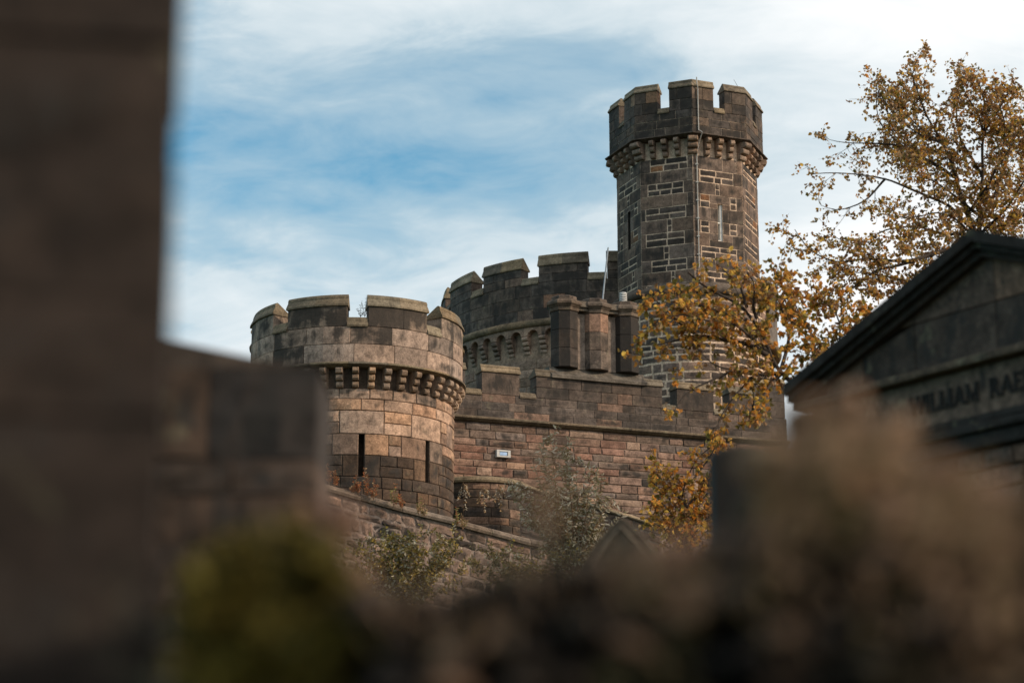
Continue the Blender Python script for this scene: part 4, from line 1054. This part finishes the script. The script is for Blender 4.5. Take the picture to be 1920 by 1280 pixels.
    s_ = l0[0]; s_end = sp_(1920, 740, .03)[0]
    txt = 'WILLIAM RAEBURN'; sp2 = .13
    raw = sum((G[c][0] + sp2) if c != ' ' else .75 for c in 'WILLIAM RAE'); kx = (s_end - s_) / raw
    for c in txt:
        if c == ' ': s_ += .75 * kx; continue
        w, st, se = G[c]; mb = MB(); lay = 0
        def stroke(a, b, t, lay):
            a = Vector((a[0] * kx, a[1] * hL)); b = Vector((b[0] * kx, b[1] * hL)); d = (b - a).normalized(); n = Vector((-d.y, d.x)) * t * hL * .62
            q = [a + n, a - n, b - n, b + n]
            v = [S(s_ + p.x, zb_ + p.y, .030 + .0006 * lay) for p in q] + [S(s_ + p.x, zb_ + p.y, .016) for p in q]
            mb.add((v, [(0, 1, 2, 3), (7, 6, 5, 4), (0, 4, 5, 1), (1, 5, 6, 2), (2, 6, 7, 3), (3, 7, 4, 0)]))
        for (a, b, t) in st: stroke(a, b, t, lay); lay += 1
        for (x, y) in se: stroke((x - .15, y), (x + .15, y), .05, lay); lay += 1
        mk('letter', mb.vf, M_LETTER, root); s_ += (w + sp2) * kx
build_tomb()

# ================================================================== HEADSTONES
def slab(name, label, outline, P, yaw, th, c, soot=.4, mat=MF):
    """outline in metres (s,z) from the foot; a bevelled slab"""
    root = thing(name, P, label, 'headstone')
    t = Vector((math.cos(yaw), math.sin(yaw), 0)); n = Vector((math.sin(yaw), -math.cos(yaw), 0))
    m = len(outline); cx = sum(s for s, _ in outline) / m; cz = sum(z for _, z in outline) / m
    rings = [(.985, th / 2), (1., th / 2 - .012), (1., -th / 2 + .012), (.985, -th / 2)]
    v = [P + t * (cx + (s - cx) * k) + Vector((0, 0, cz + (z - cz) * k)) + n * d for k, d in rings for s, z in outline]
    f = [tuple(range(m)), tuple(reversed(range(3 * m, 4 * m)))]
    for r_ in range(3): f += [(r_ * m + i, (r_ + 1) * m + i, (r_ + 1) * m + (i + 1) % m, r_ * m + (i + 1) % m) for i in range(m)]
    mk('slab', (v, f), mat, root, (*c, soot))
    return root, t, n
def gothic():
    Y = 13.5; top = at(1168, 970, Y); gz = ground_z(top.x, Y); w = .29; H = top.z - gz
    arc_ = []
    for i in range(0, 9):
        f = i / 8; arc_.append((w * (1 - f ** 1.55), H - .42 + .42 * f ** .9 ))
    pts = [(-w, 0), (w, 0)] + arc_ + [(-s, z) for s, z in reversed(arc_[:-1])]
    root, t, n = slab('headstone', 'grey pointed-arch headstone standing below the orange shrub', pts, Vector((top.x, Y, gz)), R(-14), .14, (.08, .058, .04), .3)
    rim = MB(); P = Vector((top.x, Y, gz))
    ring = [(w * .82 * (1 - (i / 8) ** 1.55), H - .47 + .40 * (i / 8) ** .9) for i in range(9)]
    ring = ring + [(-s, z) for s, z in reversed(ring[:-1])]
    mk('inner_moulding', tube([P + t * s + Vector((0, 0, z)) + n * .07 for s, z in ring], [.012] * len(ring), 5), MF, root, (.15, .115, .085, .1))
gothic()
def black_stone():
    Y = 9.; a = at(1332, 852, Y); b = at(1432, 852, Y); gz = ground_z(a.x, Y); H = a.z - gz; w = b.x - a.x
    slab('headstone', 'square-topped black headstone beside the orange shrub, half hidden by near stones', [(0, 0), (w, 0), (w, H + .02), (w * .5, H + .03), (0, H)], Vector((a.x, Y, gz)), R(4), .16, (.007, .007, .007), .5, mat=M_BLK)
black_stone()

# ================================================================== FOREGROUND
def boulder(c, sx, sy, sz, seed, sub=2, amp=.22):
    bm = bmesh.new(); bmesh.ops.create_icosphere(bm, subdivisions=sub, radius=1)
    off = Vector((seed * 3.7, seed * 1.3, seed * 2.1)); rot = Matrix.Rotation(rnd.uniform(0, 6.28), 3, 'Y') @ Matrix.Rotation(rnd.uniform(-.4, .4), 3, 'Z')
    v = []
    for q in bm.verts:
        p = q.co.copy(); m = max(abs(p.x), abs(p.y), abs(p.z)); p = p.lerp(p / m * .8, .55)
        p *= 1 + amp * mnoise.noise(p * 1.4 + off)
        p = Vector((p.x * sx, p.y * sy, p.z * sz)); v.append(Vector(c) + (Matrix.Rotation(math.sin(seed * 9) * .3, 3, 'Y') @ p))
    f = [tuple(x.index for x in q.verts) for q in bm.faces]; bm.free(); return v, f
# gate pier at the left edge: rough dressed blocks
def build_pier():
    Y = 3.0; xr = at(322, 300, Y + .36).x; x0 = xr - .62
    root = thing('gate_pier', (xr - .3, Y + .3, ground_z(xr, Y)), 'tall dark brown stone pier filling the left edge', 'pier')
    z = ground_z(0, Y) - .1; k = 0
    ca, sa = math.cos(R(9.3)), math.sin(R(9.3)); xe = at(328, 300, Y).x; x0 = xe - .62 * ca
    S = Plane(x0, Y - .62 * sa, ca, sa, sa, -ca)
    while z < 3.6:
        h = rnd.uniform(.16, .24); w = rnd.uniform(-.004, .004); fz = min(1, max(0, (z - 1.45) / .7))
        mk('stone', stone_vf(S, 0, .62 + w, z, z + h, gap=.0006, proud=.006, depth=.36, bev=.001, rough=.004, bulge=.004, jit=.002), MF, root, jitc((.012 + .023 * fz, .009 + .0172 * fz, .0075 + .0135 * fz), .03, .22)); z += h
build_pier()
def build_stub():
    Y = 7.; xl, xr = at(250, 700, Y).x, at(603, 700, Y).x
    root = thing('wall_stub', ((xl + xr) / 2, Y, ground_z(0, Y)), 'broken end of a masonry wall between the dark pier and the turret', 'wall')
    S = Plane(xl, Y, 1, 0, 0, -1); L = xr - xl
    zt = lambda px: at(px, 632 + max(0, px - 300) * .2, Y).z
    gz = ground_z(0, Y) - .1
    rows = []; z = at(600, 692, Y).z
    hs = [.31, .12, .16, .2, .18, .2, .2, .25, .25, .3, .3]; cols = {0: [(.050, .050, .054), .35], 1: [(.055, .052, .054), .4], 2: [(.13, .085, .06), .2]}
    for i, h in enumerate(hs):
        if z - h < gz: break
        cuts = [0] + sorted(rnd.uniform(.25, .75) * L for _ in range(1 if i % 3 else 2)) + [L + rnd.uniform(-.015, .0)]
        cuts = [c for k, c in enumerate(cuts) if k == 0 or c - cuts[k - 1] > .08]
        for k, (a, b) in enumerate(zip(cuts[:-1], cuts[1:])):
            last = k == len(cuts) - 2
            c = (.048, .044, .042) if last and i == 0 else rnd.choice([(.066, .048, .037), (.06, .044, .034), (.072, .052, .039)])
            if i > 3: c = rnd.choice([(.045, .037, .018), (.042, .034, .017), (.052, .04, .024)])
            mk('stone', stone_vf(S, a, b, z - h, z, gap=.002, proud=.01, depth=.5, bev=.004, rough=.008, bulge=.006), MF, root, jitc(c, .15, .35))
        z -= h
    # raking upper course
    z = at(600, 692, Y).z
    v = []
    for (px, py) in ((250, 690), (603, 690), (603, 688), (480, 672), (400, 655), (310, 636), (250, 628)):
        p = at(px, py, Y); v.append(p)
    m = len(v); vv = v + [p + Vector((0, .5, 0)) for p in v]
    mk('cap_stone', (vv, [tuple(range(m)), tuple(reversed(range(m, 2 * m)))] + [(i, i + m, (i + 1) % m + m, (i + 1) % m) for i in range(m)]), MF, root, (.065, .047, .036, .35))
build_stub()
# near rubble wall: loose stones heaped to an uneven top
SEEDS = [(330, 1250, (.02, .015, .012)), (380, 1100, (.04, .032, .016)), (450, 1060, (.09, .075, .02)), (470, 1230, (.09, .075, .02)), (560, 1150, (.10, .085, .02)), (600, 1260, (.10, .085, .022)), (640, 1000, (.17, .115, .085)), (640, 1130, (.12, .085, .06)),  # near-black entries put the shade of gaps between stones into stone colour
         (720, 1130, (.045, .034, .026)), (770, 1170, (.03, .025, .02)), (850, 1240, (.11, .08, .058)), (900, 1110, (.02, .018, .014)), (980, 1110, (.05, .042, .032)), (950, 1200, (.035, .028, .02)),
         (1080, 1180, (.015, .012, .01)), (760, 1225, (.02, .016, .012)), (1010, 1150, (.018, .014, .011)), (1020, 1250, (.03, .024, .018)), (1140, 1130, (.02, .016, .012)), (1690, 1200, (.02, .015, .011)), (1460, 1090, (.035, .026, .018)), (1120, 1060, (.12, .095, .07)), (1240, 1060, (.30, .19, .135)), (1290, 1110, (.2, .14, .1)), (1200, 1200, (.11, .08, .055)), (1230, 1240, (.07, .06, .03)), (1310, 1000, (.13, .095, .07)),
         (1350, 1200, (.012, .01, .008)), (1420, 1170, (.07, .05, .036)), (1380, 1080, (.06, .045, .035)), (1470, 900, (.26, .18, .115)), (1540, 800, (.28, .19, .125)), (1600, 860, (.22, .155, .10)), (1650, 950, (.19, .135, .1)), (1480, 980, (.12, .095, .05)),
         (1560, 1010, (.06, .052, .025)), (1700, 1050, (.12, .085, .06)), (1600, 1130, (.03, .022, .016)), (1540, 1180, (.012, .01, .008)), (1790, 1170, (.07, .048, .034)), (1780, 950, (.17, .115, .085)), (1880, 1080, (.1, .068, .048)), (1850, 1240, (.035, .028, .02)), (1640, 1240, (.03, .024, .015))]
PROF = [(300, 1100), (420, 1000), (520, 970), (610, 915), (650, 950), (690, 1090), (760, 1120), (850, 1115), (930, 1075), (1000, 1060), (1080, 1045), (1160, 1030), (1250, 1025), (1330, 1020), (1395, 960), (1420, 830), (1455, 778), (1500, 748), (1560, 740), (1615, 754), (1680, 812), (1740, 864), (1830, 895), (1920, 940), (2050, 980)]
def build_rubble():
    root = thing('rubble_wall', (0, 2.85, ground_z(0, 2.85)), 'heaped near wall of mossy tan rubble, its shaded gaps coloured black, along the bottom', 'wall')
    def top(px):
        for (a, ya), (b, yb) in zip(PROF[:-1], PROF[1:]):
            if a <= px <= b: return ya + (yb - ya) * (px - a) / (b - a)
        return PROF[0][1] if px < PROF[0][0] else PROF[-1][1]
    k = 0; cnt = 0
    for row in range(14):
        px = 335 + (row % 2) * 36
        while px < 2080:
            w = rnd.uniform(52, 108); t = top(px + w / 2); h = 62
            py = t + 33 + row * 54 + rnd.uniform(-9, 9)
            if py < 1480:
                cx, cy = px + w / 2, py
                if True:
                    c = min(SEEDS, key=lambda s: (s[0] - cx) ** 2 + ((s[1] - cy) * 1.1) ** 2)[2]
                    Yd = 2.75 + .05 * mnoise.noise(Vector((k * .7, 0, 0))) - .012 * row + .1 * rnd.random() + (.35 if cx < 660 else 0)
                    s_ = Yd / F
                    P = at(cx, cy, Yd)
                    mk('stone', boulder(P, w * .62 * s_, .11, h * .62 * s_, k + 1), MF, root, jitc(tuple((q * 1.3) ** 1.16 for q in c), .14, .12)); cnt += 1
            px += w; k += 1
    # body behind, so no daylight comes through
    v = []
    xs_ = list(range(340, 2101, 55))
    for px in xs_:
        for (dy, yy) in ((62, 2.9), (62, 3.3)):
            v.append(at(px, top(px) + dy, yy))
        for yy in (2.9, 3.3):
            q = at(px, 900, yy); v.append(Vector((q.x, yy, .1)))
    f = []
    for i in range(len(xs_) - 1):
        a, b = i * 4, (i + 1) * 4
        f += [(a, b, b + 1, a + 1), (a, a + 2, b + 2, b), (a + 1, b + 1, b + 3, a + 3)]
    mk('rubble_core', (v, f), MF, root, (.03, .024, .02, .4))
    print('rubble', cnt)
build_rubble()
# moss on the near wall at the left
def build_moss():
    items = []
    for _ in range(7000):
        px = rnd.uniform(330, 640); py = rnd.uniform(960, 1330)
        if py < 1000 + (px - 530) ** 2 / 420 - 75 * mnoise.noise(Vector((px * .022, 0, 3))) + 70 * rnd.random(): continue
        if px < 430 and rnd.random() > (px - 330) / 100: continue
        p = at(px, py, 2.84 + .05 * mnoise.noise(Vector((px * .012, py * .012, 0))) + rnd.uniform(-.03, .04)); items.append((p, (rv() + Vector((0, -.5, .6))), rnd.uniform(.016, .04), .016))
    o = leaves_mesh('moss', items, [leaf_mat('moss_olive', (.20, .152, .03), .2), leaf_mat('moss_dark', (.10, .078, .02), .2)], None)
    tag(o, kind='stuff')
build_moss()
def build_dry_grass():
    items = []
    zones = [(1420, 1920, 760, 1000, 520), (1160, 1340, 1050, 1150, 60), (1400, 1920, 1000, 1280, 220), (700, 1160, 1090, 1250, 30)]
    for (x0, x1, y0, y1, n) in zones:
        for _ in range(n):
            px = rnd.uniform(x0, x1); py = rnd.uniform(y0, y1)
            if x0 == 1420:
                edge = 815 + max(0, px - 1590) * .45 + max(0, 1500 - px) * 1.1
                py = edge + abs(rnd.gauss(0, 110))
            p = at(px, py, rnd.uniform(2.55, 2.72)); d = Vector((rnd.gauss(.25, .6), rnd.gauss(0, .3), rnd.gauss(.75, .5)))
            items.append((p, d, rnd.uniform(.025, .08), rnd.uniform(.003, .006)))
    o = leaves_mesh('dry_grass', items, [leaf_mat('grass_straw', (.40, .265, .165), .3), leaf_mat('grass_tan', (.22, .142, .088), .3), leaf_mat('grass_olive', (.13, .105, .04), .3)], None, [2.2, 3.4, 1.4])
    tag(o, kind='stuff')
build_dry_grass()
# a dried seed head close to the lens
wand_plant('dried_stalk', 'blurred tan seed stalk rising from the near rubble in the middle', (1040, 1075), [(1022, 830, 0), (1005, 900, -.02)], 2.9, [leaf_mat('seed_tan', (.36, .24, .16), .3)], [1], .03, .007, 12, M_STEM, .003, 'stalk', side=False)
print('leaves', nl1, nl2, 'objects', len(bpy.data.objects))
